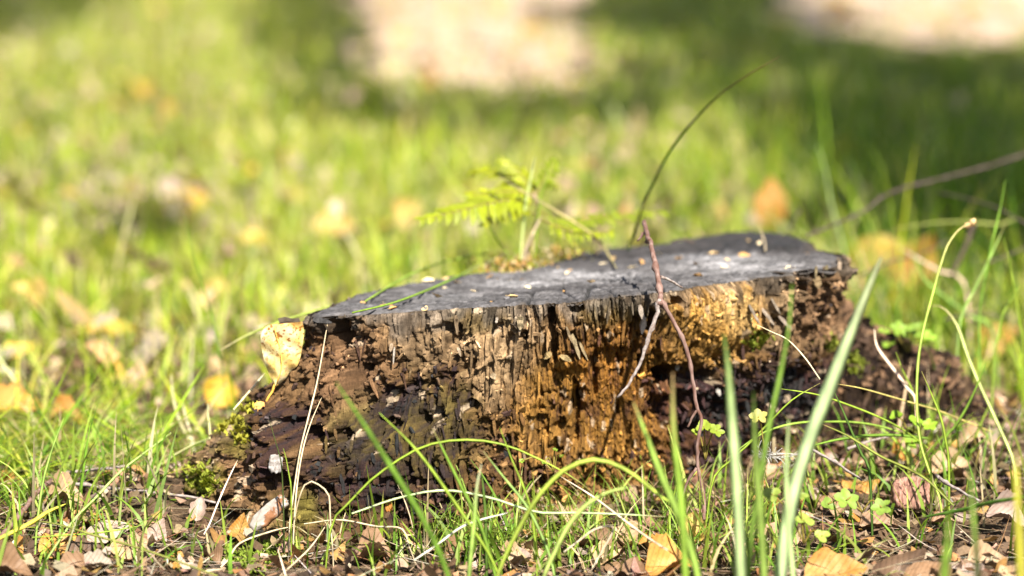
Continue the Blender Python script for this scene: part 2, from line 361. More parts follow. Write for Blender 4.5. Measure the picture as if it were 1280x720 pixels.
for c in cav: D -= c[4] * blob(*c[:4], soft=.45, wob=.45)
bulge = [(890, 388, 52, 42, .014), (342, 555, 18, 55, .016), (372, 566, 22, 22, .012), (445, 585, 75, 45, .010), (652, 402, 5, 13, .0075), (330, 470, 30, 30, .006), (985, 372, 22, 26, .006), (398, 408, 11, 17, .006), (1035, 332, 14, 22, .005), (600, 560, 50, 60, .006)]
for c in bulge: D += c[4] * blob(*c[:4], soft=.4 if c[4] < .008 else 1.0, wob=.2)
lip = np.exp(-(tt * (zt + .035) / .004) ** 2); D = D * (1 - .35 * lip)
Xs, Ys = X0 + D * dirx, Y0 + D * diry; Zs = Z + .002 * perlin(U * 200, Vv * 200, 52) * (tt > .01)
# wood colours by region, darker at the hollow and on sunken chips
def mixc(C, col, m): return C * (1 - m[..., None]) + np.array(col) * m[..., None]
C = np.ones(qx.shape + (3,)) * np.array([.27, .175, .10])
C = mixc(C, (.36, .27, .19), sstep(-.1, .5, fbm(U * 30, Vv * 12, 3, 60)))
C = mixc(C, (.12, .082, .055), sstep(.1, .55, fbm(U * 24, Vv * 11, 3, 61)) * .8)
C = mixc(C, (.34, .19, .07), blob(640, 540, 120, 120, wob=.5) * .45)
C = mixc(C, (.66, .47, .30), blobs([(560, 430, 60, 45), (600, 470, 40, 40), (640, 430, 40, 60), (960, 375, 45, 35), (1000, 420, 40, 40)], wob=.5) * .6)
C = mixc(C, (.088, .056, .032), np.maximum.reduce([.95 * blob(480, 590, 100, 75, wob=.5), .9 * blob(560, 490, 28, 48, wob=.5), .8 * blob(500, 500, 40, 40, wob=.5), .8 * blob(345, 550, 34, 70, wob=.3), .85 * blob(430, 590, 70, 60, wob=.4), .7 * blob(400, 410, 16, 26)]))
C = mixc(C, (.33, .20, .125), blobs([(432, 450, 48, 42), (300, 585, 40, 36), (1020, 390, 36, 40), (410, 505, 30, 40)], wob=.4) * .8)
C = mixc(C, (.44, .21, .05), blob(775, 490, 95, 85, wob=.4) * .9)
C = mixc(C, (.46, .25, .07), blobs([(740, 560, 75, 55), (810, 545, 45, 50), (690, 520, 40, 70)], wob=.5) * .75)
C = mixc(C, (1.0, .55, .16), blob(890, 395, 58, 52, wob=.35) * .95)
C = mixc(C, (1.1, .75, .36), blob(905, 385, 30, 34, wob=.7) * .6)
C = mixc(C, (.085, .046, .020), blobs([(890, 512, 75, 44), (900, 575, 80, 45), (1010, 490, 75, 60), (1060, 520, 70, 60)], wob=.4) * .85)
C = mixc(C, (.30, .18, .06), blob(850, 440, 50, 26, wob=.5) * .6)
C = mixc(C, (.13, .125, .045), np.maximum.reduce([.6 * blob(545, 540, 60, 60, wob=.6), .5 * blob(600, 395, 40, 20, wob=.5), .5 * blob(770, 390, 60, 18, wob=.5), .6 * blob(450, 540, 50, 40, wob=.6)]))
C = mixc(C, (.17, .165, .16), sstep(-.1, .35, .9 * fbm(U * 70, Vv * 10, 3, 63) + .55 - tt * 7.5) * .7)
C = mixc(C, (.24, .24, .05), blobs([(255, 598, 26, 20), (292, 532, 30, 14), (300, 560, 26, 14), (372, 640, 26, 24)], wob=.6) * .6)
C *= (1 + .45 * np.clip(ridged(U * 160, Vv * 10, 2, 64), -1, 1) * fib + .35 * (rr2 - .5) + .3 * (r4 - .5) * (crumbly + .3))[..., None]
C = C ** np.array([.97, 1.04, 1.12])
C *= np.exp(.8 * fbm(U * 70, Vv * 40, 3, 65) + .5 * perlin(U * 500, Vv * 60, 66) + .5 * (r5 - .5) + .25 * perlin(U * 700, Vv * 700, 67))[..., None] * .275
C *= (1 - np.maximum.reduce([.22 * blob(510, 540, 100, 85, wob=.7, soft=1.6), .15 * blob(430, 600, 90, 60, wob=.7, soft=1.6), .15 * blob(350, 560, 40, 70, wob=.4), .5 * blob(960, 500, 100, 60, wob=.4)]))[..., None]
fleck = (voronoi(U * 210, Vv * 120, 68)[2] > .955) * (perlin(U * 300, Vv * 200, 69) > -.2); C = mixc(C, (.34, .26, .18), fleck * .6)
tex = np.exp(.45 * perlin(U * 260, Vv * 90, 97) + .35 * perlin(U * 520, Vv * 300, 98)); C *= (1 + (tex - 1) * .8)[..., None]; C *= np.exp(.35 * perlin(U * 950, Vv * 40, 94) + .25 * perlin(U * 500, Vv * 22, 95))[..., None]; C = np.clip(C, .014, .8)
stump = thing("tree_stump", "rotting grey-topped tree stump with crumbling brown sides", "tree stump", (SC0[0], SC0[1], 0))
SV = np.stack([Xs, Ys, Zs], -1)
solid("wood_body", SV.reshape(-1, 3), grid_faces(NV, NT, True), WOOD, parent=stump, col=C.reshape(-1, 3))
spx, spy, spd = project(SV); vis = front & (spx > 0)
VX, VY, VD = spx[vis], spy[vis], spd[vis]; VP = SV[vis]
def on_stump(px, py, off=.0):
    d2 = (VX - px) ** 2 + (VY - py) ** 2; m = d2 < 9
    if not m.any(): return VP[np.argmin(d2)] - FWD * off
    i = np.where(m)[0][np.argmin(VD[m])]; return VP[i] - FWD * off
# the sawn top
ns = 1; thc = th[::2]; rc = np.hypot(Xs[0] - SC0[0], Ys[0] - SC0[1])[::2] + .0004
NR = 150; s = (np.linspace(0, 1, NR) ** .8)[:, None]
cx, cy = SC0[0] + s * rc * np.cos(thc), SC0[1] + s * rc * np.sin(thc); cz = ztop(cx, cy)
ca, sa = math.cos(math.radians(8)), math.sin(math.radians(8)); lx, ly = cx * ca + cy * sa, -cx * sa + cy * ca
edge = sstep(.0, .06, 1 - s) * np.ones_like(cx)
pr = np.hypot(lx - .05, ly + .0) + .008 * perlin(cx * 14, cy * 14, 77); rings = perlin(pr * 330, 0 * pr, 78)
ang_ = np.arctan2(ly, lx - .05); rad = np.clip(1 - np.abs(perlin(ang_ * 5.2, pr * 6, 79)) * 13, 0, 1) * sstep(.03, .09, pr)
rel = .0022 * fbm(lx * 18, ly * 110, 4, 70) + .0022 * perlin(lx * 40, ly * 300, 71) + .0012 * perlin(cx * 260, cy * 260, 86) + .0007 * rings - .0045 * rad + .003 * fbm(lx * 9, ly * 14, 2, 72)
kx, ky, _ = project(np.stack([cx, cy, cz], -1))
def line(p, q, w, seed=0):
    p, q = np.array(p, float), np.array(q, float); d = q - p; L2 = d @ d
    t = np.clip(((kx - p[0]) * d[0] + (ky - p[1]) * d[1]) / L2, 0, 1)
    ex, ey = kx - p[0] - t * d[0], (ky - p[1] - t * d[1] + 1.5 * perlin(kx / 14, ky / 14, seed)) * 2.0
    return np.exp(-((ex ** 2 + ey ** 2) / w ** 2))
grooves = [((735, 338), (780, 344), 3), ((780, 344), (825, 361), 3), ((790, 345), (860, 336), 2.5), ((690, 352), (760, 340), 2), ((500, 372), (600, 362), 2), ((905, 336), (960, 330), 2), ((560, 375), (610, 368), 2), ((955, 314), (1012, 315.5), 3.5), ((870, 312), (955, 314), 2.5), ((640, 360), (700, 350), 2)]
for i, (p, q, w) in enumerate(grooves): rel -= (.006 if i in (0, 1, 7) else .003) * line(p, q, w, i)  # thin lines sunk into the cut top
slab = sstep(0, 1, (cy - np.interp(cx, [.12, .2, .28], [.14, .055, .05])) / .012) * sstep(.12, .2, cx); rel += slab * .003
rel -= .0022 * (1 - edge) + .004 * (1 - edge) * np.abs(perlin(thc[None, :] * 30, s * 2, 73))
cc = np.ones(cx.shape + (3,)) * np.array([.125, .118, .122])
cc = mixc(cc, (.055, .050, .052), sstep(-.1, .5, fbm(lx * 10, ly * 40, 3, 75)) * .8)
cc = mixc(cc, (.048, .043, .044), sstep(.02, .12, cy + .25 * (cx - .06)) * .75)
def bl(px, py, rx, ry): return np.clip(1.25 - np.hypot((kx - px) / rx, (ky - py) / ry) + .5 * fbm(lx * 25, ly * 120, 3, int(px)), 0, 1)
cc = mixc(cc, (.31, .30, .31), np.maximum.reduce([bl(725, 347, 85, 8), bl(915, 333, 75, 13), bl(880, 325, 60, 6), bl(650, 357, 60, 5)]) * .85)
cc = mixc(cc, (.17, .165, .17), np.maximum(bl(470, 385, 70, 5), bl(560, 372, 60, 6)) * .6)
cc = mixc(cc, (.035, .030, .029), slab * .6)  # shade on the far slab, put into its colour
cc = cc * (1 + .30 * rings - .8 * rad + .4 * perlin(cx * 300, cy * 300, 87) + .5 * fbm(cx * 60, cy * 60, 3, 88))[..., None]
cc = mixc(cc, (.10, .082, .068), sstep(.955, .995, s + .02 * perlin(thc[None, :] * 40, s * 20, 99)) * .8)
cc = np.clip(.52 * cc * (1 + .5 * perlin(lx * 30, ly * 260, 76))[..., None], .02, .8)
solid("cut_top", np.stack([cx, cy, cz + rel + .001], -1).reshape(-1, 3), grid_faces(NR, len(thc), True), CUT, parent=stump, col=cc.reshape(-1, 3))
TOPV = np.stack([cx, cy, cz + rel + .001], -1).reshape(-1, 3); TPX, TPY, _ = project(TOPV)
def on_top(px, py, off=0.0):
    i = np.argmin((TPX - px) ** 2 + ((TPY - py) * 2) ** 2); p = TOPV[i].copy(); p[2] += off; return p
# low rotten root spur on the right
ra = np.linspace(0, 1, 300)[:, None]; rbb = np.linspace(-1, 1, 220)[None, :]
rx = .235 + .20 * ra + 0 * rbb
hz = np.interp(rx, [.235, .27, .29, .322, .35, .378, .4025, .418, .435], [.150, .142, .118, .088, .078, .073, .050, .024, -.01])
hw = np.interp(rx, [.235, .3, .4, .435], [.12, .115, .10, .07]); ry = .075 + hw * rbb
rz = (hz + .03) * (1 - np.abs(rbb) ** 2.4) - .03
uu, vv = rx, rbb * .11 + rz * .3
dn = .014 * fbm(uu * 30, vv * 30, 3, 80); a1, a2, a3 = voronoi(uu * 60, vv * 60, 81); dn += (a3 - .5) * .014 - .008 * a1; a1, a2, a4 = voronoi(uu * 150, vv * 130, 82); dn += (a4 - .5) * .007 - .003 * a1
dn += .003 * ridged(uu * 150 + vv * 60, vv * 40, 2, 83)
nrm = np.stack([0 * rx + .15, np.sign(rbb) * np.abs(rbb) ** 1.2 + 0 * rx, np.sqrt(np.clip(1 - rbb ** 2, .05, 1)) + 0 * rx], -1); nrm /= np.linalg.norm(nrm, axis=-1)[..., None]
RV = np.stack([rx, ry, rz], -1) + nrm * dn[..., None]
rcol = np.ones(rx.shape + (3,)) * np.array([.060, .038, .025])
rcol = mixc(rcol, (.13, .075, .04), sstep(0, .5, fbm(uu * 40, vv * 40, 3, 84))); rcol = mixc(rcol, (.30, .19, .11), (a4 > .86) * .8); rcol = mixc(rcol, (.18, .18, .03), sstep(.25, .5, fbm(uu * 22, vv * 22, 3, 85)) * .5)
rcol = mixc(rcol, (.28, .15, .06), sstep(.3, .55, fbm(uu * 30, vv * 30, 3, 87)) * .6)
solid("root", RV.reshape(-1, 3), grid_faces(300, 220), WOOD, parent=stump, col=np.clip(rcol * .22 * np.exp(.8 * perlin(uu * 300, vv * 300, 93))[..., None], .006, .7).reshape(-1, 3))
rpx, rpy, rpd = project(RV)
def on_root(px, py, off=0):
    d2 = ((rpx - px) ** 2 + (rpy - py) ** 2).ravel(); m = d2 < 12
    i = np.where(m)[0][np.argmin(rpd.ravel()[m])] if m.any() else np.argmin(d2); return RV.reshape(-1, 3)[i] - FWD * off

rk = RNG.choice(300 * 220, 1500); cl = palette_np = np.array([(.05, .03, .02), (.12, .07, .04), (.16, .09, .05), (.025, .016, .012), (.20, .13, .08)])[RNG.choice(5, 1500, p=[.35, .25, .1, .25, .05])]
ROOT_CR = (RV.reshape(-1, 3)[rk], cl)
def splinter(p, L, w, d, ang, lean, col, name="splinter", parent=stump):
    n = 5; t = np.linspace(0, 1, n); prof = np.array([.55, 1, .95, .8, .15]) * w / 2
    rs = np.random.default_rng(int(abs(p[0] * 1e5) + abs(p[2] * 1e6)))
    ax = np.array([math.sin(ang), -math.sin(lean), -math.cos(ang)]); ax /= np.linalg.norm(ax)
    side = np.cross(ax, np.array([0, -1.0, .15])); side /= np.linalg.norm(side); out = np.cross(side, ax); out *= np.sign(-out[1] + 1e-9)
    V = []
    for i in range(n):
        c = p + ax * (t[i] - .25) * L + out * (rs.random() - .5) * d * .6; j = 1 + (rs.random(4) - .5) * .5
        V += [c - side * prof[i] * j[0] - out * d * .5, c + side * prof[i] * j[1] - out * d * .5, c + side * prof[i] * j[2] * .8 + out * d * .5, c - side * prof[i] * j[3] * .8 + out * d * .5]
    F = np.vstack([grid_faces(n, 4, True), [[0, 3, 2, 1]], [[4 * n - 4, 4 * n - 3, 4 * n - 2, 4 * n - 1]]])
    cv = np.array(col) * (.75 + .5 * rs.random((len(V), 1)))
    return solid(name, np.array(V), F, WOOD, parent=parent, col=cv, smooth=False)
# loose wood slivers clinging to the front
for (x, y, L, w, an, co) in [(652, 398, 17, 10, 0, (.36, .28, .17)), (636, 396, 8, 6, 5, (.36, .27, .17)), (620, 400, 9, 4, -10, (.5, .42, .34)), (706, 447, 16, 8, 65, (.45, .33, .16)), (684, 444, 12, 8, -50, (.42, .30, .14)), (718, 428, 34, 6, 18, (.40, .31, .18)), (728, 432, 26, 4, 25, (.42, .32, .18)), (712, 415, 22, 4, 20, (.30, .22, .13)),
                             (614, 467, 8, 8, 30, (.62, .47, .30)), (573, 434, 12, 4, 20, (.55, .42, .29)), (495, 440, 22, 2.5, -4, (.62, .55, .47)), (940, 385, 30, 5, 30, (.42, .34, .26)), (955, 392, 30, 5, 38, (.45, .36, .28)), (975, 400, 26, 5, 45, (.43, .34, .27)), (968, 380, 24, 4, 30, (.36, .29, .22)), 
                             (800, 388, 22, 7, 15, (.46, .38, .31)), (806, 404, 22, 8, -8, (.52, .43, .35)), (445, 462, 20, 12, 20, (.50, .42, .35)), (1020, 352, 16, 12, 10, (.34, .24, .13)), (1030, 335, 18, 5, -8, (.25, .20, .11)), (1022, 338, 18, 4, -4, (.27, .21, .12)), (895, 490, 10, 7, 20, (.6, .55, .5)), (845, 460, 8, 6, 0, (.5, .44, .4)), (398, 402, 24, 8, 80, (.10, .095, .095)), (399, 411, 24, 5, 86, (.12, .11, .11))]:
    sc = VD.min() / FPX; p = on_stump(x, y, .0025); splinter(p, L * sc, w * sc, .0028, math.radians(an), .12, np.array(co) * .5)
cand = [(x, y) for x, y in zip(RNG.uniform(400, 1040, 900), RNG.uniform(375, 640, 900)) if y > np.interp(x, [390, 700, 870, 1050], [410, 392, 368, 340]) and y < np.interp(x, [390, 550, 850, 1050], [620, 640, 590, 520])]
for (x, y) in [q for q in cand if math.hypot((q[0] - 890) / 60, (q[1] - 395) / 55) > 1 and math.hypot((q[0] - 775) / 80, (q[1] - 505) / 75) > 1][:170]:
    p = on_stump(x, y, .0012); i = np.argmin((VX - x) ** 2 + (VY - y) ** 2); co = C[vis][i] * RNG.uniform(.8, 1.35)
    splinter(p, RNG.uniform(.006, .020), RNG.uniform(.0012, .0035), RNG.uniform(.001, .0025), RNG.normal(0, .16), RNG.normal(.1, .1), np.clip(co, .02, .7))
def chips(P, size, cols, rs, flat=.45):
    n = len(P); base = np.array([[-1, -1, -1], [1, -1, -1], [1, 1, -1], [-1, 1, -1], [-1, -1, 1], [1, -1, 1], [1, 1, 1], [-1, 1, 1]], float) * .5
    fb = np.array([[0, 3, 2, 1], [4, 5, 6, 7], [0, 1, 5, 4], [1, 2, 6, 5], [2, 3, 7, 6], [3, 0, 4, 7]])
    sc = np.stack([size * rs.uniform(.6, 1.8, n), size * rs.uniform(.5, 1.0, n), size * flat * rs.uniform(.4, 1.2, n)], -1)
    v = (base[None] + (rs.random((n, 8, 3)) - .5) * .5) * sc[:, None, :]
    q = rs.normal(size=(n, 4)); q /= np.linalg.norm(q, axis=1)[:, None]; w, x, y, z = q.T
    M = np.stack([1 - 2 * (y * y + z * z), 2 * (x * y - w * z), 2 * (x * z + w * y), 2 * (x * y + w * z), 1 - 2 * (x * x + z * z), 2 * (y * z - w * x), 2 * (x * z - w * y), 2 * (y * z + w * x), 1 - 2 * (x * x + y * y)], -1).reshape(n, 3, 3)
    v = np.einsum('nij,nkj->nki', M, v) + P[:, None, :]
    return v.reshape(-1, 3), (fb[None] + (np.arange(n) * 8)[:, None, None]).reshape(-1, 4), np.repeat(cols, 8, 0)
pc = crumbly[vis] * .9 + .10; pick = RNG.choice(len(VP), 5200, p=pc / pc.sum())
cl = np.clip(C[vis][pick] * RNG.lognormal(.15, .5, (5200, 1)), .02, .75)
v, f, c3 = chips(VP[pick] - FWD * .001, RNG.uniform(.0010, .0042, 5200), cl, RNG)
v_, f_, c_ = chips(ROOT_CR[0], RNG.uniform(.002, .009, 1500), ROOT_CR[1], RNG); f = np.vstack([f, f_ + len(v)]); v = np.vstack([v, v_]); c3 = np.vstack([c3, c_])
solid("wood_crumb", v, f, CRUMB, parent=stump, col=c3, smooth=False, kind="stuff")

# ------------------------------------------------------------------ moss
def ON_HEAP(a, b):
    p = on_plane(a, b, TA, TB, TC); p[1] += abs(RNG.normal(0, .03)); p[2] = ztop(p[0], p[1]) + RNG.uniform(-.004, .006); return p

def moss(label, pts, r, n, col, on):
    P = []; rs = np.random.default_rng(int(pts[0][0]))
    for (x, y) in pts:
        for _ in range(n): P.append(on(x + rs.normal(0, r), y + rs.normal(0, r * (.7 if on is not ON_HEAP else .22))))
    P = np.array(P); n = len(P); h = rs.uniform(.002, .0065, n); az = rs.uniform(0, 6.28, n); w = rs.uniform(.0007, .0014, n)
    lean = np.stack([np.cos(az), np.sin(az) - .4, np.full(n, 1.3)], -1); lean /= np.linalg.norm(lean, axis=1)[:, None]
    sd = np.stack([-np.sin(az), np.cos(az), 0 * az], -1) * w[:, None]
    V = np.stack([P - sd, P + sd, P + lean * h[:, None] * .6 + sd * 1.2, P + lean * h[:, None], P + lean * h[:, None] * .6 - sd * 1.2], 1).reshape(-1, 3)
    i = np.arange(n)[:, None] * 5
    F = [i + np.array([[0, 1, 2, 4]]), i + np.array([[4, 2, 3]])]
    cols = np.repeat(np.array(col) * rs.uniform(.6, 1.6, (n, 1)), 5, 0)
    solid("moss", V, F, MOSS, label, "moss", "moss cushions on and around the stump", "stuff", col=cols)
G0 = (.19, .22, .028)
moss("bright moss low on the stump's flaring root flank", [(246, 594), (260, 600), (254, 608)], 8, 150, G0, on_stump)
moss("yellow-green moss on the shoulder beneath the upright yellow leaf", [(280, 535), (297, 530), (308, 508), (300, 547)], 6, 70, (.24, .23, .03), on_stump)
moss("small moss tuft on the dark spur beside the stump", [(1065, 450), (1072, 458), (945, 430), (950, 425), (1040, 432)], 6, 130, (.17, .20, .03), lambda a, b: on_root(a, b) if a > 1050 else on_stump(a, b))
moss("green moss carpet on the soil in front of the stump base", [(280, 698), (300, 700), (345, 690), (360, 680), (320, 705), (375, 640), (370, 650)], 11, 240, (.14, .19, .025), lambda a, b: on_ground(a, b))
for k_, (lab_, col_, n_k) in enumerate([("orange moss shreds in the notch behind the cut top", (.34, .19, .06), 22), ("yellow-green moss shreds in the notch behind the cut top", (.26, .27, .03), 20), ("cream dead moss shreds in the notch behind the cut top", (.38, .30, .17), 16)]):
    moss(lab_, [(640 + k_, 336), (656, 332), (672, 331), (690, 326), (612, 340), (628, 339), (706, 323), (655, 339)], 13, n_k, col_, ON_HEAP)

# ------------------------------------------------------------------ blades
def ribbon(P, w, fold=.14, ref=None, prof=None):
    P = np.asarray(P, float); n = len(P); T = np.gradient(P, axis=0); T /= np.linalg.norm(T, axis=1)[:, None] + 1e-12
    ref = np.array([.25, -1.0, .35]) if ref is None else ref
    S = np.cross(T, ref); S /= np.linalg.norm(S, axis=1)[:, None] + 1e-9; O = np.cross(S, T)
    w = (np.asarray(w) * np.ones(n))[:, None] / 2
    V = np.stack([P - S * w, P + O * w * fold, P + S * w, P + O * w * (fold - .22)], 1).reshape(-1, 3)    # thin four-sided section
    return V, [grid_faces(n, 4, True)]
GREEN, LIME, PALE, DKG, STR, OLIVE, TAN = (.13, .22, .028), (.22, .30, .035), (.33, .41, .22), (.07, .12, .02), (.42, .34, .22), (.17, .19, .035), (.36, .24, .12)
def blade(label, pts, Y, wpx, col, tipcol=None, base_end=1, mat=None, cat="grass blade", name="grass_blade", group="single grass blades around the stump", n=22, taper=.85, on_cut=False):
    """pts run tip -> base; Y: one depth or one per end."""
    Ys_ = np.interp(np.linspace(0, 1, len(pts)), np.linspace(0, 1, len(Y)), Y) if isinstance(Y, (tuple, list)) else [Y] * len(pts)
    if on_cut: Ys_ = [min(yy, on_plane(x, y, TA + .004, TB, TC)[1] - .006 if y > 270 else yy) for (x, y), yy in zip(pts, Ys_)]
    P = [at_y(x, y, yy) for (x, y), yy in zip(pts, Ys_)]
    g = float(ground(P[-1][0], P[-1][1]))
    if base_end and P[-1][2] > g - .002:
        e = P[-1] + (P[-1] - P[-2]) / np.linalg.norm(P[-1] - P[-2]) * .01; e[2] = g - .008; P.append(e)
    elif base_end: pass
    P = catmull(P, n); s = np.linspace(0, 1, n); dist = np.array([p[1] for p in P]) - CAM[1]
    w = wpx * (.78 if wpx < 9 else .9) * dist / FPX * np.clip((s + .02) / .35, .05, 1) ** .6 * (1 - .25 * np.clip((s - .7) / .3, 0, 1))
    V, F = ribbon(P, w)
    col = np.clip(np.array(col) * 1.35, 0, .8); c = col[None] * np.ones((n, 1)); tc = np.array(tipcol if tipcol is not None else np.array(col) * 1.15)
    m = np.clip(1 - s / .3, 0, 1)[:, None]; c = c * (1 - m) + tc * m
    rs = np.random.default_rng(int(pts[0][0] * 7 + pts[0][1])); c = c * (1 + .12 * rs.normal(size=(n, 1)))
    c = np.repeat(np.clip(c, .01, .9), 4, 0).reshape(n, 4, 3) * np.array([.86, 1.2, .92, .95])[None, :, None] * rs.lognormal(0, .09, (n, 4, 1))
    if rs.random() < .45 and tipcol is None: c[:2] = c[:2] * .35 + np.array(TAN) * .65
    return solid(name, V, F, mat or GRASS, label, cat, group, col=np.clip(c, .01, .9).reshape(-1, 3), loc=P[-1])
# broad blurred blades close to the lens
blade("broad silvery grass blade rising steeply across the stump's dark spur", [(1102, 322), (1085, 362), (1062, 420), (1035, 490), (1010, 555), (990, 625), (978, 700), (970, 780), (968, 830)], -.45, 22, PALE, (.33, .35, .2))
blade("tall blunt silver-green blade standing before the dark hollow", [(905, 418), (911, 470), (916, 540), (921, 610), (926, 720), (928, 830)], -.50, 17, (.30, .38, .18), (.16, .24, .04))
blade("blunt green blade with browned tip before the stump", [(841, 466), (842, 540), (850, 610), (856, 700), (860, 820)], -.50, 12, (.19, .29, .04), TAN)
blade("slanting green blade with cut tip leaning over the dark recess", [(792, 503), (808, 545), (828, 598), (850, 650), (872, 720), (880, 810)], -.46, 12, (.22, .32, .06))
blade("dim short blade just behind the two tall blunt blades", [(942, 490), (944, 560), (950, 640), (955, 720), (956, 800)], -.5, 12, (.17, .24, .05), DKG)
blade("short pale blade stub beside the broad silvery blade", [(986, 525), (983, 590), (986, 660), (992, 730), (995, 820)], -.47, 9, (.34, .42, .20))
blade("hazy green blade crossing the fibrous stump edge", [(990, 355), (986, 410), (975, 470), (962, 530), (950, 600), (938, 680), (930, 790)], -.48, 9, (.15, .24, .04))
blade("long hazy dark green blade leaning over the stump's charred flank", [(420, 478), (448, 520), (475, 562), (505, 610), (532, 655), (560, 720), (575, 800)], -.48, 9, (.10, .18, .02))
blade("blurred yellow-green blade at the very edge of the picture", [(1270, 560), (1271, 610), (1274, 670), (1277, 740), (1280, 840)], -.62, 14, (.40, .38, .05))
blade("blurred green blade stub beside the striped bark piece", [(1186, 640), (1184, 680), (1180, 730), (1178, 860)], -.6, 16, (.14, .22, .03))
blade("slim blurred blade rising from the lower litter", [(1212, 585), (1216, 640), (1221, 700), (1224, 850)], -.58, 9, (.18, .27, .05))
blade("dark green blade lying level across the dry litter", [(1145, 648), (1200, 638), (1240, 628), (1290, 620)], (-.30, -.40), 7, (.07, .15, .02), base_end=0)
# the middle tuft
blade("straight bright blade slanting over the charred wood", [(474, 516), (520, 562), (560, 616), (590, 660), (612, 694), (625, 725)], -.36, 6, LIME)
blade("green blade slanting beside the mossy fibres", [(541, 536), (560, 575), (580, 615), (600, 655), (618, 715)], -.35, 6.5, GREEN)
blade("low arching blade peaking against the brown wood", [(742, 617), (718, 598), (680, 577), (630, 556), (578, 550), (525, 560), (470, 595), (440, 625), (415, 655)], -.30, 4.5, LIME)
blade("bright arching blade curving down among the fallen leaves", [(868, 654), (845, 634), (820, 616), (790, 592), (762, 578), (738, 575), (705, 588), (672, 622), (645, 668), (627, 706), (620, 730)], -.40, 8, (.30, .37, .06))
blade("pale arching blade shorter than the bright arch above it", [(786, 609), (756, 617), (728, 636), (708, 662), (692, 694), (680, 722)], -.40, 8.5, (.34, .42, .12))
blade("slender grey-green blade slanting over the fibrous wood", [(604, 564), (630, 597), (657, 631), (675, 665), (690, 705)], -.34, 5, (.22, .32, .09))
blade("upright blade with a bleached folded tip in the middle tuft", [(602, 580), (596, 610), (593, 650), (589, 690), (586, 725)], -.40, 8, (.25, .35, .08), (.7, .68, .5))
blade("long level pale blade across the stump's foot", [(832, 646), (780, 643), (720, 641), (670, 640), (612, 622), (555, 613), (500, 622), (440, 642)], (-.33, -.3), 4, (.42, .50, .28), base_end=0)
blade("dark stub blade standing in the middle tuft", [(602, 590), (605, 620), (607, 650), (608, 690)], -.33, 6, DKG)
blade("thin blade rising towards the recess from the middle tuft", [(625, 535), (640, 575), (655, 610), (664, 640), (670, 690)], -.33, 4, LIME)
# behind and on the stump
blade("tall dark wiry stalk arching high over the clearing", [(976, 70), (955, 82), (930, 97), (900, 118), (868, 150), (840, 185), (815, 232), (800, 268), (790, 303), (786, 318)], (-.06, .17), 4.2, (.036, .07, .010), (.30, .20, .07), n=40)
blade("upright straw-pale stem in front of the fern fronds", [(669, 195), (663, 225), (656, 265), (651, 318), (650, 338)], .10, 5, (.44, .50, .20), (.5, .5, .3), base_end=0)
blade("short yellow-green stem crossing the fern", [(688, 206), (682, 228), (675, 252), (670, 300), (668, 334)], .11, 4, LIME, base_end=0)
blade("bent straw stem leaning onto the stump's back rim", [(622, 219), (636, 228), (650, 237), (692, 262), (733, 288), (752, 305), (764, 324), (771, 336)], (.08, .12), 4.4, (.36, .31, .13), STR, base_end=0, on_cut=True)
blade("dry straw sprout slanting beside the fern stalk", [(677, 270), (667, 290), (656, 314), (652, 334)], .10, 5, STR, mat=STRAW, base_end=0)
blade("thin green sprout slanting towards the orange moss", [(611, 280), (622, 300), (635, 318), (642, 336)], .11, 3.5, LIME, base_end=0)
blade("long grass stem lying over the near corner of the cut top", [(640, 310), (600, 318), (560, 326), (520, 340), (490, 356), (456, 377)], (.10, .10), 4.4, (.20, .28, .04), base_end=0, on_cut=True)
blade("long green stem lying along the edge of the cut top", [(641, 314), (600, 332), (565, 349), (531, 364), (490, 379), (440, 391)], (.08, .08), 4.2, (.15, .23, .03), STR, base_end=0, on_cut=True)
blade("straw-tipped stem jutting past the upright yellow leaf", [(275, 438), (305, 421), (340, 406), (375, 394), (412, 383), (440, 378)], (-.06, -.06), 4.0, (.30, .36, .08), (.75, .62, .40), base_end=0)
blade("thin dark stalk upright in the sunny grass", [(231, 268), (240, 312), (252, 352), (264, 390), (272, 430), (280, 475), (287, 520), (290, 545)], .10, 2.8, (.09, .18, .02), n=30)
blade("tiny pale upright stalk on the far part of the cut top", [(949, 280), (952, 292), (956, 302), (957, 314)], .10, 3.6, STR, mat=STRAW, base_end=0, on_cut=True, cat="straw", name="straw", group="dry straws around the stump")
SG = dict(mat=STRAW, cat="straw", name="straw", group="dry straws around the stump", taper=1)
blade("long bleached straw leaning on the stump's crumbled corner", [(411, 396), (405, 430), (397, 475), (386, 520), (376, 560), (368, 610), (362, 660)], (-.17, -.27), 3.4, STR, **SG)
blade("shorter bleached straw beside the long leaning one", [(402, 497), (388, 530), (378, 565), (371, 610), (367, 668)], (-.22, -.27), 3.2, STR, **SG)
blade("kinked straw hoop standing in front of the charred flank", [(367, 662), (372, 630), (381, 606), (391, 602), (402, 609), (411, 619), (413, 650), (416, 690)], -.29, 3.0, STR, **SG)
blade("bleached straw lying from the litter to the stump foot", [(366, 658), (340, 664), (300, 679), (285, 700), (268, 716)], (-.27, -.33), 3.6, STR, base_end=0, **SG)
blade("long straw lying across the charred stump foot", [(520, 706), (512, 684), (502, 661), (470, 658), (425, 650), (380, 655)], (-.32, -.25), 3.4, STR, base_end=0, **SG)
blade("thin straw angled in the moss before the stump", [(412, 650), (390, 682), (370, 702), (350, 720)], (-.27, -.36), 3.2, STR, base_end=0, **SG)
blade("grey straw leaning across the middle tuft's foot", [(635, 641), (600, 650), (575, 660), (545, 682), (518, 700)], (-.33, -.35), 3.2, (.6, .56, .45), base_end=0, **SG)
blade("fine straw slanting over the flank's rusty bark scrap", [(497, 606), (505, 624), (512, 644), (516, 660)], -.27, 2.2, STR, base_end=0, **SG)
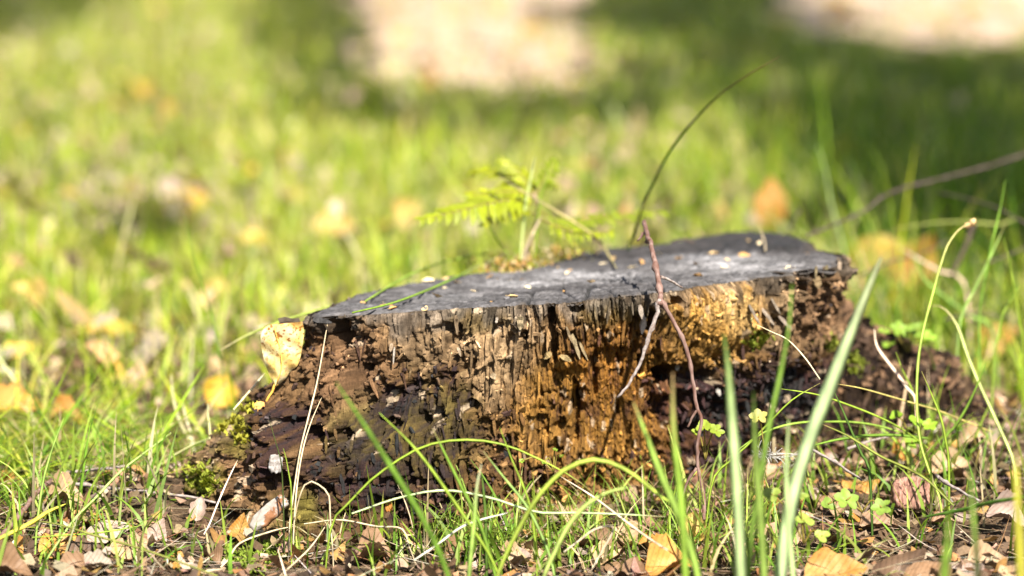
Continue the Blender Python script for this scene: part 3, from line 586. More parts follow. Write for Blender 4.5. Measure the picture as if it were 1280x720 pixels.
blade("brown straw leaning from the litter past the recess foot", [(698, 594), (740, 620), (780, 650), (810, 672), (835, 688)], (-.27, -.38), 4, (.52, .40, .30), base_end=0, **SG)
blade("kinked thin straw among the leaves below the recess", [(735, 720), (752, 690), (767, 660), (745, 661), (725, 675), (705, 690)], -.36, 2.8, (.58, .46, .34), base_end=0, **SG)
blade("tan straw slanting over the stump's rotten knot", [(946, 406), (965, 415), (985, 425), (1006, 447), (1025, 474)], (-.18, -.26), 2.8, (.6, .48, .30), base_end=0, **SG)
blade("straw slanting before the mossy shoulder", [(297, 575), (285, 600), (272, 630), (262, 655), (255, 668)], (-.22, -.28), 3.4, (.6, .46, .38), base_end=0, **SG)
blade("pale straw on the shoulder below the upright yellow leaf", [(331, 466), (318, 482), (305, 497), (292, 512)], (-.13, -.15), 3.0, (.62, .52, .32), base_end=0, **SG)
blade("twisted pinkish straw hanging over the dark spur", [(1093, 412), (1096, 432), (1108, 450), (1122, 468), (1135, 486), (1144, 498), (1146, 530)], (-.06, -.12), 6, (.55, .40, .30), base_end=0, **SG)
blade("hooked dry grass stalk with a curled seed head", [(1215, 280), (1200, 286), (1185, 306), (1175, 335), (1166, 368), (1155, 410), (1148, 450), (1146, 500), (1150, 550), (1162, 590), (1175, 625)], (-.05, -.22), 5.2, (.27, .36, .06), (.66, .52, .28), n=40)
blade("drooping tan blade arching down past the spur's end", [(1160, 384), (1172, 382), (1185, 390), (1198, 410), (1208, 440), (1222, 475), (1236, 505), (1254, 545), (1268, 580)], (-.02, -.15), 7, (.36, .40, .14), (.62, .48, .26))
for i, (lab, pts, Y, w, co) in enumerate([
    ("flat green blade reaching over the feathery tuft", [(905, 577), (935, 553), (961, 538), (995, 529), (1032, 527), (1070, 528), (1105, 534), (1140, 546)], (-.22, -.12), 4, (.22, .32, .05)),
    ("green blade fanning low past the clover", [(976, 486), (1020, 493), (1060, 506), (1100, 522), (1130, 538), (1160, 560)], (-.25, -.14), 4, LIME),
    ("long blade rising from the hollow to the broad silvery blade", [(1025, 479), (990, 500), (960, 530), (935, 556), (912, 577), (890, 605)], -.25, 4, LIME),
    ("reddish tipped blade lying across the spur foot", [(1040, 479), (1075, 485), (1111, 495), (1145, 505), (1178, 515), (1240, 540)], (-.2, -.1), 3, (.42, .36, .12)),
    ("broad low blade running into the litter", [(1008, 559), (1045, 550), (1081, 545), (1120, 544), (1160, 548)], (-.2, -.14), 5.5, GREEN),
    ("olive blade descending towards the striped bark piece", [(1025, 529), (1060, 545), (1100, 570), (1135, 586), (1160, 601), (1192, 632)], (-.24, -.3), 5, OLIVE),
    ("dark green blade before the spur", [(1040, 484), (1052, 510), (1064, 538), (1076, 566), (1087, 592)], -.25, 5.5, (.06, .11, .02)),
    ("green shoot branching from the hooked stalk's foot", [(1152, 464), (1164, 492), (1176, 522), (1182, 550), (1186, 580)], -.2, 5, LIME),
    ("dark shoot crossing the spur's far end", [(1233, 452), (1220, 485), (1207, 512), (1193, 534), (1180, 552)], -.12, 5, (.14, .23, .03)),
    ("tall slim blade standing beyond the spur", [(1257, 225), (1250, 262), (1240, 305), (1231, 350), (1225, 390), (1224, 445)], .05, 4, (.20, .33, .05)),
    ("tall blade crossing the other beyond the spur", [(1258, 278), (1245, 306), (1231, 336), (1217, 364), (1205, 388), (1198, 420)], .05, 4.5, (.3, .42, .12)),
    ("upright blade by the edge beyond the orange leaf", [(1254, 296), (1261, 322), (1266, 350), (1273, 395), (1279, 440)], .02, 4, LIME),
    ("blade leaning over the folded orange leaf", [(1282, 345), (1268, 368), (1254, 392), (1248, 420), (1243, 448)], .03, 4, (.24, .34, .05)),
    ("green blade rising past the twisted straw", [(1120, 440), (1128, 462), (1136, 478), (1144, 500), (1150, 540)], -.1, 4, LIME),
    ("hazy blade crossing before the paired yellow leaves", [(1052, 300), (1040, 260), (1032, 215), (1022, 180), (1070, 290), (1085, 345)][3::-1] + [(1060, 335), (1075, 372)], .55, 3.5, (.35, .42, .2)),
    ("arching tan-edged blade over the paired yellow leaves", [(1105, 292), (1130, 284), (1165, 279), (1200, 277), (1245, 281), (1290, 290)], .35, 4.5, (.22, .24, .06)),
    ("dry pinkish stalk lying beyond the broad silvery blade", [(1122, 308), (1150, 325), (1175, 339), (1207, 360)], .35, 6, (.5, .38, .3)),
    ("green blade bent behind the drooping tan blade", [(1135, 305), (1146, 330), (1158, 352), (1190, 378), (1215, 396), (1240, 412)], .25, 5, (.2, .31, .07)),
    ("tall upright blade before the folded gray twig", [(80, 522), (65, 562), (54, 602), (47, 650), (44, 690), (43, 725)], -.28, 4.2, (.30, .42, .10)),
    ("long slanting blade over the forked grey twig", [(214, 541), (182, 565), (150, 590), (120, 622), (94, 648), (70, 682), (50, 712)], (-.15, -.34), 4.2, (.32, .44, .13)),
    ("broad yellowed blade lying beneath the forked grey twig", [(82, 630), (60, 640), (38, 654), (10, 668), (-15, 680)], (-.25, -.33), 8, (.48, .42, .07)),
    ("olive stem lying over the dead leaves", [(32, 650), (70, 655), (124, 671), (170, 684), (212, 698), (272, 720)], (-.27, -.38), 4, (.20, .21, .05)),
    ("bright blade lying across the dead brown leaf", [(182, 656), (150, 662), (115, 667), (80, 669), (40, 672)], (-.28, -.31), 3, LIME),
    ("little dark blade against the stump's charred ridge", [(337, 526), (345, 554), (351, 576), (353, 600), (355, 660)], -.27, 2.6, (.06, .08, .02)),
    ("little green blade beside the white bark chip", [(354, 560), (358, 575), (361, 592), (364, 612), (364, 662)], -.28, 3, LIME),
    ("bent pale stalk in the sunny grass by the root flank", [(214, 468), (217, 500), (226, 530), (238, 552), (243, 575)], .02, 5, (.55, .50, .32)),
    ("pinkish pale stalk next to the bent one", [(228, 502), (233, 525), (239, 545), (244, 572)], .0, 5, (.6, .5, .4)),
    ("short straw stump standing on the root shoulder", [(260, 504), (260, 520), (262, 536)], -.1, 5, (.6, .55, .3)),
    ("pale stalk leaning in the sunny meadow", [(170, 235), (163, 265), (155, 295), (146, 340)], .75, 5, (.5, .45, .25)),
    ("hazy bent blade above the fern", [(525, 170), (545, 200), (565, 228), (585, 250), (600, 280)], .75, 5, (.36, .42, .07)),
    ]):
    blade(lab, pts, Y, w, co, base_end=0 if isinstance(Y, tuple) else 1)

# ------------------------------------------------------------------ twigs
def px_tube(pts, Y, wpx, k=8, n=26, seed=0, taper=(1, .6)):
    Yl = np.interp(np.linspace(0, 1, len(pts)), np.linspace(0, 1, len(Y)), Y) if isinstance(Y, (tuple, list)) else [Y] * len(pts)
    P = catmull([at_y(x, y, yy) for (x, y), yy in zip(pts, Yl)], n); rs = np.random.default_rng(seed)
    P = P + rs.normal(size=P.shape) * wpx * .00005
    r = wpx / 2 * (P[:, 1] - CAM[1]) / FPX * np.linspace(taper[0], taper[1], n)
    kn = rs.choice(n, max(2, n // 6), replace=False); r[kn] *= rs.uniform(1.15, 1.6, len(kn))
    return tube(P, r, k, .13, seed)
b0 = at_y(824, 374, -.205)
tw = thing("forked_twig", "reddish forked twig propped upside down against the stump's front", "twig", b0)
V, F = merge([px_tube([(805, 277), (809, 292), (814, 308), (820, 335), (825, 362), (825, 380)], (-.10, -.175, -.215), 6.5, seed=1, taper=(.8, 1.15)), px_tube([(806, 290), (800, 298), (796, 301)], -.12, 3.5, n=6, seed=2), px_tube([(812, 300), (806, 302)], -.135, 6, n=4, seed=4)])
solid("stem", V, F, TWIG, parent=tw)
LB = [(824, 374), (820, 395), (812, 418), (803, 448), (790, 474), (772, 497)]; RBR = [(826, 374), (838, 395), (848, 412), (860, 442), (867, 480), (871, 510), (877, 525), (872, 555), (873, 585), (879, 615), (880, 650)]
hl = list(np.linspace(-.212, -.224, 6)); hr = list(np.linspace(-.212, -.232, 9)) + [-.25, -.27]
solid("branch", *px_tube(LB, hl, 5.6, seed=3), TWIGG, parent=tw)
V, F = merge([px_tube(RBR, hr, 5.4, n=40, seed=5, taper=(1, .8)), px_tube([(873, 512), (866, 520), (860, 534)], hr[5], 4, n=8, seed=6), px_tube([(871, 585), (858, 605), (848, 640)], hr[8], 4, n=10, seed=7)])
solid("branch", V, F, TWIG, parent=tw)
solid("side_shoot", *px_tube([(827, 346), (836, 350), (845, 355), (853, 360)], (-.19, -.175), 4, n=10, seed=8), TWIGG, parent=tw)
g0 = at_y(55, 607, -.17)
tw = thing("forked_twig", "grey forked twig lying over dead leaves and grass beside the stump", "twig", g0)
solid("stem", *px_tube([(-25, 705), (0, 672), (28, 641), (40, 622), (56, 607), (66, 601)], (-.30, -.17), 6.5, n=20, seed=11, taper=(1, 1)), TWIG, parent=tw)
solid("branch", *px_tube([(62, 602), (78, 594), (94, 590), (120, 587), (150, 584), (170, 586), (182, 594), (195, 608)], (-.17, -.14), 4.6, n=30, seed=12), TWIGG, parent=tw)
solid("branch", *px_tube([(62, 604), (90, 604), (112, 607), (140, 611), (169, 613), (200, 617), (232, 620), (270, 628)], (-.17, -.20), 4.8, n=30, seed=13), TWIGG, parent=tw)
solid("twig", *px_tube([(1006, 296), (1040, 282), (1080, 264), (1100, 248), (1130, 235), (1165, 226), (1200, 217), (1245, 205), (1300, 186)], (.22, .50), 3.4, n=44, seed=14, taper=(.9, 1.1)), mat_simple("old_twig_bark", (.035, .02, .018), (.10, .07, .066), 120), "long bare grey twig sloping up through the shaded grass", "twig", "loose twigs")
solid("twig", *px_tube([(1218, 278), (1210, 300), (1200, 322), (1190, 345)], .30, 7, n=10, seed=15), mat_simple("dark_twig_bark", (.05, .035, .03), (.11, .08, .06)), "short dark twig under the hooked stalk's head", "twig", "loose twigs")
solid("twig", *px_tube([(1010, 560), (1040, 575), (1062, 590), (1078, 600)], (-.2, -.24), 4, n=10, seed=16), TWIGG, "little grey twig in the litter by the feathery tuft", "twig", "loose twigs")
solid("twig", *px_tube([(1170, 594), (1185, 605), (1205, 616), (1224, 626)], (-.22, -.27), 5, n=12, seed=17), TWIGG, "silvery twig slanting beside the striped bark piece", "twig", "loose twigs")
solid("twig", *px_tube([(1060, 562), (1085, 552), (1110, 546)], (-.15, -.13), 4, n=10, seed=18), TWIGG, "pale twig propped below the green clover leaves", "twig", "loose twigs")
solid("twig", *px_tube([(840, 302), (852, 299), (862, 301), (868, 304)], .12, 3, n=8, seed=19), bpy.data.materials["dark_twig_bark"], "black crumb of twig on the far rim of the cut top", "twig", "loose twigs")
for k_, (pts_, Y_, w_, lab_) in enumerate([([(1290, 285), (1250, 262), (1215, 250), (1170, 240)], (.2, .4), 3, "thin dark twig in the shaded tangle above the hooked stalk"), ([(1230, 330), (1262, 318), (1300, 300)], (.25, .3), 2.6, "thin brown twig crossing the tall blades by the edge"), ([(1075, 345), (1110, 328), (1150, 318), (1188, 300)], (.3, .42), 3, "dark bent twig under the rust-brown curled leaf"), ([(1000, 262), (990, 280), (984, 296)], .3, 3, "short upright twig behind the far end of the cut top"), ([(1180, 400), (1215, 392), (1262, 398)], (.2, .25), 2.6, "dark fine twig beneath the folded orange leaf")]):
    solid("twig", *px_tube(pts_, Y_, w_, n=14, seed=60 + k_), bpy.data.materials["dark_twig_bark"], lab_, "twig", "loose twigs")
sh = px_tube([(1206, 283), (1214, 279), (1220, 275)], -.05, 9, n=7, seed=20, taper=(.7, .9))
solid("seed_head", *sh, STRAW, "curled tan seed husk at the tip of the hooked stalk", "seed husk", col=np.tile((.6, .42, .2), (len(sh[0]), 1)))

# ------------------------------------------------------------------ fallen leaves
def leaf_geo(L, Wd, curl, cup, seed, ragged=.08, trunc=1.0, ns=21, nw=9):
    rs = np.random.default_rng(seed); s = np.linspace(0, 1, ns)
    prof = np.sin(math.pi * np.clip(s * trunc, 0, 1) ** .72) ** .85 * Wd / 2; prof = prof * (1 + ragged * 1.5 * perlin(s * 6, 0 * s + seed, seed)); prof = np.maximum(prof, .0006); 
    j = np.linspace(-1, 1, nw)
    x = s[:, None] * L * np.ones(nw); y = prof[:, None] * j[None, :] * (1 + ragged * .6 * perlin(s * 9 + 4, 0 * s + seed, seed + 3)[:, None] * (np.abs(j) > .99) + .022 * (np.arange(ns) % 2)[:, None] * (np.abs(j) > .99)[None, :])
    z = cup * (y ** 2) / Wd + curl * L * ((s - .5) ** 2 - .25)[:, None] + .10 * Wd * np.abs(j)[None, :] * rs.normal() * .5
    z = z + .045 * Wd * perlin(x / L * 3 + seed, y / Wd * 3, seed) * 2
    V = np.stack([x - L * .5, y, z], -1).reshape(-1, 3)
    th_ = .00035; n = len(V); V = np.vstack([V, V - [0, 0, th_]]); F = grid_faces(ns, nw)
    return V, [F, F[:, ::-1] + n]
def stalk_geo(L, curl, seed, length=.3):
    rs = np.random.default_rng(seed + 99); t = np.linspace(0, 1, 7)
    P = np.stack([-L * .5 - t * L * length, rs.normal() * .12 * L * t ** 2, .0 - .12 * L * t * rs.random()], -1) 
    return tube(P, np.full(7, .0006) * (1 + .5 * t), 5)
LG = [leaf_geo(.045 * a, .034 * a * b, c, d, i, e) for i, (a, b, c, d, e) in enumerate([(1, 1, .25, .8, .06), (1.1, .9, -.5, -.5, .08), (.9, 1.1, .6, 2.2, .07), (1, .85, -.25, 1.6, .12), (1.05, 1, .9, -1.2, .08), (.95, 1.05, -.7, 2.6, .1)])]
LMESH = {}
def leaf_mesh(i, mat):
    if (i, mat) not in LMESH:
        LMESH[i, mat] = (mesh("leaf_blade", *LG[i], LM[mat]), mesh("stalk", *stalk_geo(.045, 0, i), LM['brown'] if mat in ('brown', 'dark', 'pinkish') else LM['orange']))
    return LMESH[i, mat]
def put_leaf(label, p, size, i, mat, rot, group, parts=True):
    a, b = leaf_mesh(i, mat)
    if not parts:
        o = link("fallen_leaf", a, None, p); tag(o, label, "leaf", group)
    else:
        o = thing("fallen_leaf", label, "leaf", p, group); link("leaf_blade", a, o); link("stalk", b, o)
    o.rotation_euler = rot; o.scale = (size,) * 3
    return o
def facing(tilt, spin, yaw=0.0):
    """leaf standing up towards the camera: tilt 0 flat .. 90 upright; spin turns it in its own plane."""
    M = Matrix.Rotation(math.radians(yaw), 3, 'Z') @ Matrix.Rotation(math.radians(tilt), 3, 'X') @ Matrix.Rotation(math.radians(spin), 3, 'Z'); return M.to_euler()
NEARL = "single fallen leaves one can tell apart"
for (lab, x, y, wpx, i, mat, tilt, spin, yaw, lift) in [
    ("yellow leaf lying flat in the sunny grass, sharpest of those there", 138, 402, 62, 0, 'yellow', 28, 10, 0, .012),
    ("round yellow leaf low in the grass by the root flank", 276, 478, 60, 2, 'yellow', 52, 60, 20, .018),
    ("cream leaf just above the sharp yellow one in the sun", 272, 353, 40, 2, 'paleyellow', 55, 80, 0, .03),
    ("small golden leaf high in the sunny grass", 320, 291, 38, 0, 'yellow', 30, 10, 0, .035),
    ("bleached leaf beside the flat yellow one", 197, 424, 46, 3, 'pale', 30, 30, 10, .012),
    ("hanging tan leaf above the sunny litter", 173, 464, 40, 1, 'tan', 70, 80, 10, .018),
    ("large orange-brown leaf in the litter at the picture's edge", 18, 500, 76, 3, 'orange', 35, 5, 0, .012),
    ("dull orange leaf strip in the sunlit litter", 85, 521, 55, 5, 'orange', 22, 4, 0, .010),
    ("white bleached leaf high in the sunny meadow", 216, 224, 48, 2, 'pale', 55, 60, 0, .04),
    ("pinkish cream leaf in the meadow above the stump's corner", 418, 272, 55, 0, 'paleyellow', 40, 0, 0, .04),
    ("cream-yellow leaf in the meadow near the fern", 510, 256, 46, 2, 'paleyellow', 55, 50, 0, .04),
    ("yellow leaf perched in the shaded grass", 1062, 186, 50, 3, 'yellow', 55, 20, 0, .05),
    ("orange leaf hanging upright in shaded grass", 962, 242, 58, 1, 'orange', 82, 85, 15, .07),
    ("shade-dulled yellow leaf of the pair behind the broad silvery blade", 1100, 304, 70, 1, 'olive', 50, 15, 0, .055),
    ("rust-brown curled leaf of the pair behind the broad silvery blade", 1145, 312, 78, 4, 'orange', 74, 60, -10, .07),
    ("buff leaf touching the stump's far corner", 1062, 340, 56, 2, 'tan', 60, 60, 20, .05),
    ("crumpled yellow leaf in the grass beyond the spur", 1138, 371, 58, 3, 'yellow', 50, 0, 0, .03),
    ("folded orange leaf in the grass beyond the spur's end", 1246, 414, 60, 1, 'orange', 45, 30, 0, .02),
    ("crinkled tan leaf at the end of the spur", 1262, 474, 44, 4, 'tan', 30, 10, 0, .008),
    ("pink-brown leaf flat in the litter with a bright blade over it", 74, 671, 58, 0, 'orange', 32, 40, 10, .006),
    ("grey-brown crumpled leaf with a torn edge", 192, 660, 60, 4, 'pinkish', 48, 55, 20, .012),
    ("bleached pale leaf scrap low in the litter", 122, 700, 46, 3, 'pale', 20, 10, 0, .006),
    ("chestnut leaf at the lowest corner of the litter", 12, 706, 62, 5, 'brown', 30, 0, 0, .006),
    ("ochre leaf under the forked grey twig's long branch", 82, 618, 58, 5, 'tan', 25, 0, 0, .008),
    ("golden crumpled leaf below the forked grey twig", 185, 636, 50, 4, 'paleyellow', 35, 35, 0, .010),
    ("mauve-brown leaf beside the grey-brown crumpled one", 135, 656, 56, 1, 'pinkish', 25, 20, 0, .006),
    ("small grey-brown leaf propped against the root flank", 249, 630, 34, 3, 'pinkish', 60, 80, 0, .014),
    ("dry brown leaf curled at the charred ridge's foot", 302, 650, 36, 4, 'orange', 50, 70, 20, .014),
    ("torn ochre leaf on top of the striped bark piece", 1188, 576, 56, 3, 'tan', 35, 15, 0, .014),
    ("brown-gold curled leaf with a dark hollow", 1076, 592, 48, 4, 'orange', 35, 5, 0, .010),
    ("pale peach leaf scrap below the striped bark piece", 1150, 622, 34, 2, 'tan', 50, 70, 0, .010),
    ("broad blurred golden leaf at the bottom of the picture", 1045, 700, 84, 0, 'orange', 42, 10, 0, .010),
    ("dark brown blurred leaf beside the broad golden one", 1128, 692, 76, 4, 'dark', 50, 35, 0, .014),
    ("blurred pinkish-brown leaf low in the shaded litter", 1160, 708, 60, 1, 'brown', 30, 20, 0, .006),
    ("tan blurred leaf by the lower corner litter", 1235, 690, 60, 2, 'tan', 25, 10, 0, .006),
    ("ochre blurred leaf among blades at the bottom", 838, 700, 72, 5, 'orange', 30, 20, 0, .008),
    ("yellowish leaf wedged between the blunt blades", 866, 650, 50, 2, 'paleyellow', 70, 80, 0, .02),
    ("dark curled leaf behind the blunt blades", 888, 678, 40, 4, 'brown', 55, 60, 0, .012),
    ("brown leaf half buried under the crossed straws", 1098, 650, 50, 3, 'brown', 22, 0, 0, .004),
    ("leathery grey-brown leaf by the lying dark blade", 1258, 640, 56, 5, 'pinkish', 35, -20, 0, .010),
    ("small ochre leaf at the spur foot", 1218, 548, 46, 5, 'tan', 28, 8, 0, .008),
    ("red-brown leaf under the pale twig", 1040, 620, 40, 1, 'brown', 25, 30, 0, .004),
    ("sandy leaf under the middle tuft", 645, 700, 50, 5, 'tan', 20, 15, 0, .004),
    ("tan leaf beneath the bright arching blade", 760, 690, 54, 3, 'tan', 25, 40, 0, .006),
    ("flat grey leaf on the soil before the charred flank", 470, 690, 62, 5, 'brown', 12, 5, 0, .003),
    ]:
    P = on_ground(x, y + wpx * .18, lift); d = P[1] - CAM[1]
    put_leaf(lab, P, wpx * d / FPX / .045, i, mat, facing(tilt, spin, yaw), NEARL)
# the upright yellow leaf on the stump's shoulder
lp = on_stump(347, 484); yl = thing("fallen_leaf", "speckled pale yellow leaf standing upright against the stump's crumbled corner", "leaf", lp, NEARL)
Yl = lp[1] - .004
out_l = [(343, 482), (337, 470), (331, 453), (327, 435), (326, 420), (330, 411), (337, 406), (347, 405)]; out_r = [(347, 482), (357, 473), (363, 464), (371, 458), (375, 448), (378, 432), (380, 415), (378, 402)]
NVl, NW = 24, 13; l_, r_ = catmull([(*p, 0) for p in out_l], NVl), catmull([(*p, 0) for p in out_r], NVl)
VV = []
for a in range(NVl):
    for b in range(NW):
        t = b / (NW - 1); q = l_[a] * (1 - t) + r_[a] * t; bend = .006 * math.sin(math.pi * t) + .004 * (a / NVl) ** 2 + .0012 * math.sin(a * .9 + b * .5)
        VV.append(at_y(q[0], q[1], Yl - bend))
VV = np.array(VV); n_ = len(VV); M = Matrix.Rotation(0, 3, 'Z')
n = N("speckled_leaf"); o_ = n.obj(); sp1 = n.noise(o_, 330, 3, .6); sp2 = n.noise(o_, 75, 4, .6); sz = n.n("SeparateXYZ"); n.put(sz.inputs[0], o_)
c_ = n.mix(n.rng(sp2, .42, .6, 0, 1), (.74, .54, .17), (.80, .70, .42)); c_ = n.mix(n.math('MULTIPLY', n.rng(sp1, .53, .60, 0, 1), n.rng(sz.outputs[2], .005, .04, .25, .95)), c_, (.30, .11, .015))
c_ = n.mix(n.rng(sz.outputs[2], .046, .053, 0, .8), c_, (.62, .32, .08))
SPECK = n.finish(c_, .5, .35, n.bump(sp1, .3, .0005), .3)
solid("leaf_blade", np.vstack([VV, VV + FWD * .0004]), [grid_faces(NVl, NW), grid_faces(NVl, NW)[:, ::-1] + n_], SPECK, parent=yl)
solid("stalk", *px_tube([(345, 479), (340, 490), (334, 500), (331, 510), (333, 517)], Yl - .003, 3.6, n=12, seed=30), mat_simple("yellow_stalk", (.7, .42, .08), (.6, .3, .05)), parent=yl)
solid("midrib", *px_tube([(346, 479), (352, 460), (351, 440), (347, 425), (343, 410)], Yl - .0075, 1.6, n=12, seed=31), bpy.data.materials["yellow_stalk"], parent=yl)
solid("leaf_scrap", *merge([(lambda V: (V, [grid_faces(4, 4)]))(np.array([at_y(347 + 9 * b + 2 * a, 398 + 5 * a - 2 * (b == 1), Yl + .004 + .002 * a) for a in range(4) for b in range(4)]))]), LM['pale'], "white folded leaf scrap behind the upright yellow leaf's tip", "leaf scrap")
# meadow leaves, many alike
rs = np.random.default_rng(11)
FORM = ('cupped', 'arched', 'boat-shaped', 'wavy', 'bowed', 'hollow')
def zone(x, y):
    if y < 130: return 'far up near the path' if x > 400 else 'far up in the open meadow'
    if x < 380: return 'in the meadow before the stump\'s crumbled corner' if y > 260 else 'in the open sunny meadow'
    if x < 700: return 'in the meadow behind the fern'
    if x < 960: return 'in the meadow behind the arching stalk'
    return 'in the shaded grass around the long bare twig'
MK = [('pale', 'bleached whitish leaf lying blurred in the sunny meadow grass'), ('tan', 'buff leaf lying blurred in the meadow grass'), ('yellow', 'golden leaf lying blurred in the meadow grass'), ('pinkish', 'dull pinkish leaf lying blurred in the meadow grass'), ('orange', 'rusty leaf lying blurred in the meadow grass'), ('paleyellow', 'lemon-cream leaf lying blurred in the meadow grass')]
for kk in range(190):
    x, y = (rs.uniform(-30, 1310), 470 - 470 * rs.random() ** 1.25) if kk < 125 else (rs.uniform(-20, 430), rs.uniform(30, 290))
    if y > 300 and 380 < x < 1060: continue
    if y > 400 and x > 900: continue
    P = on_ground(x, y, rs.uniform(.0, .035))
    if in_path(np.array(P[0]), np.array(P[1])): continue
    j = rs.choice(6, p=[.28, .22, .14, .18, .08, .10] if kk < 125 else [.4, .22, .06, .22, .02, .08])
    li = int(rs.integers(6)); put_leaf(MK[j][1].split(' leaf')[0] + ' ' + FORM[li] + ' leaf blurred ' + zone(x, y), P, rs.uniform(.4, 1.05), li, MK[j][0], facing(rs.uniform(5, 60), rs.uniform(0, 360), rs.uniform(-40, 40)), "leaves strewn through the sunny meadow", False)
PK = [('pale', 'whitish leaf lying on the sandy path'), ('tan', 'buff leaf lying on the sandy path'), ('yellow', 'golden leaf lying on the sandy path'), ('orange', 'rusty leaf lying on the sandy path'), ('brown', 'brown leaf lying on the sandy path')]
for kk in range(95):
    x, y = rs.uniform(380, 1300), 115 * rs.random() - 5; P = on_ground(x, y, .02)
    if not in_path(np.array(P[0]), np.array(P[1])): continue
    j = rs.choice(5, p=[.25, .22, .18, .2, .15])
    li = int(rs.integers(6)); put_leaf(PK[j][1].replace(' leaf', ' ' + FORM[li] + ' leaf') + (' behind the fern' if x < 800 else ' beyond the shade'), P, rs.uniform(.8, 1.3), li, PK[j][0], facing(rs.uniform(0, 40), rs.uniform(0, 360), rs.uniform(-40, 40)), "leaves strewn on the path", False)
for (x, y, s_, m, lab) in [(1042, 20, 1.1, 'yellow', 'glowing yellow leaf high on the path beside the dark bush shade'), (620, 8, 1.3, 'paleyellow', 'pale yellow leaf at the top of the sunny path'), (668, 40, 1.4, 'yellow', 'soft yellow leaf in the middle of the sunny path'), (1150, 12, 1.2, 'orange', 'orange leaf pair-mate at the top edge of the path'), (1222, 10, 1.1, 'yellow', 'lime-yellow leaf at the top edge of the path')]:
    put_leaf(lab, on_ground(x, y, .03), s_, 2, m, facing(50, 40), NEARL, False)
# litter at the stump's foot
for kk in range(78):
    x, y = (rs.uniform(-10, 330), rs.uniform(575, 725)) if kk < 28 else ((rs.uniform(930, 1300), rs.uniform(560, 730)) if kk < 56 else (rs.uniform(430, 930), rs.uniform(640, 725)))
    P = on_ground(x, y, rs.uniform(.003, .008)); 
    if stump_r(P[0], P[1]) < 1.04: continue
    j = rs.choice(5, p=[.3, .27, .16, .13, .14]); m, nm = [('brown', 'small brown leaf scrap in the litter around the stump foot'), ('tan', 'small tan leaf scrap in the litter around the stump foot'), ('orange', 'small rusty leaf scrap in the litter around the stump foot'), ('dark', 'small blackened leaf scrap in the litter around the stump foot'), ('pinkish', 'small grey-pink leaf scrap in the litter around the stump foot')][j]
    li = int(rs.integers(6)); put_leaf(nm.split(' leaf')[0] + ' ' + FORM[li] + ' leaf scrap ' + ('below the forked grey twig' if x < 200 else 'by the mossy root flank' if x < 330 else 'below the middle tuft' if x < 700 else 'among the blunt blades' if x < 930 else 'by the feathery tuft' if x < 1090 else 'around the striped bark piece'), P, rs.uniform(.3, .75), li, m, facing(rs.uniform(0, 26), rs.uniform(0, 360), rs.uniform(-40, 40)), "leaf scraps around the stump foot", False)

# ------------------------------------------------------------------ flakes on the cut top
husk = leaf_geo(.0062, .0042, .5, 1.2, 5, .1, ns=6, nw=5); hm = [mesh("wood_flake", *husk, mat_simple("flake_" + a, b, c, 900)) for a, b, c in (("tan", (.56, .40, .20), (.48, .32, .14)), ("cream", (.66, .55, .36), (.58, .46, .28)), ("ochre", (.36, .20, .07), (.42, .25, .10)))]
fl = [(552, 382 - 30), (540, 350), (600, 348), (622, 350), (635, 352), (658, 350), (692, 338), (705, 343), (717, 339), (775, 324), (780, 333), (800, 330), (759, 349), (752, 331), (865, 331), (900, 327), (914, 336), (868, 345), (943, 302), (950, 304), (1010, 318), (548, 370), (590, 364), (603, 379), (630, 371), (485, 380), (490, 386), (530, 388), (560, 362), (478, 384), (575, 354), (515, 362), (842, 322), (880, 318), (820, 318), (700, 366), (740, 352), (990, 335), (930, 318), (848, 338), (660, 365), (452, 381)]
for k_, (x, y) in enumerate(fl):
    p = on_top(x + rs.normal() * 6, y + rs.normal(), .0012); a = k_ % 3
    o = link("wood_flake", hm[a], None, p); o.rotation_euler = (rs.normal() * .3, rs.normal() * .3, rs.uniform(0, 6)); f_ = rs.lognormal(.15, .3); o.scale = (f_ * rs.uniform(.8, 1.5), f_ * rs.uniform(.5, 1), f_)
    tag(o, ("tan", "cream", "ochre")[a] + " flake lying on the grey cut top of the stump", "flake", "flakes scattered on the cut top")

# ------------------------------------------------------------------ bark pieces, feather
def slab_geo(px, w, h, d, rx, ry, rz, seed, ridges=0, n=22, m=14):
    rs_ = np.random.default_rng(seed); a, b = np.meshgrid(np.linspace(-1, 1, n), np.linspace(-1, 1, m)); out = 1 - .25 * np.abs(perlin(np.arctan2(b, a) * 1.5, 0 * a, seed))
    x, y = a * w / 2 * (1 - .12 * b ** 2) * out, b * h / 2 * (1 - .15 * a ** 2) * out
    z = d * .5 * np.sqrt(np.clip(1.05 - (np.abs(a) ** 4 + np.abs(b) ** 4) / 2, .02, 1)) + d * .35 * fbm(a * 2, b * 2, 3, seed) + (d * .10 * np.sin(a * ridges + b * 1.2) if ridges else 0)
    V = np.stack([x, y, z], -1).reshape(-1, 3); V2 = V * [1, 1, 0] - [0, 0, d * .4]; F = grid_faces(m, n)
    ring = np.r_[np.arange(n), np.arange(2 * n - 1, n * m, n), np.arange(n * m - 2, n * (m - 1) - 1, -1), np.arange(n * (m - 2), 0, -n)]
    N0 = n * m; rim = np.stack([np.roll(ring, -1), ring, ring + N0, np.roll(ring, -1) + N0], -1)
    V = np.vstack([V, V2]); R_ = np.array(Euler((rx, ry, rz)).to_matrix()); return V @ R_.T + px, [F, F[:, ::-1] + N0, rim]
def mat_birch():
    n = N("birch_bark"); o = n.obj(); a = n.noise(n.mapping(o, (60, 60, 60)), 1, 4, .6); b = n.noise(o, 320, 3, .6)
    c = n.mix(n.rng(a, .5, .56, 0, 1), (.27, .24, .21), (.20, .09, .04)); c = n.mix(n.rng(b, .6, .68, 0, .7), c, (.32, .28, .27)); return n.finish(c, .6, .3, n.bump(b, .4, .001))
BI = mat_birch()
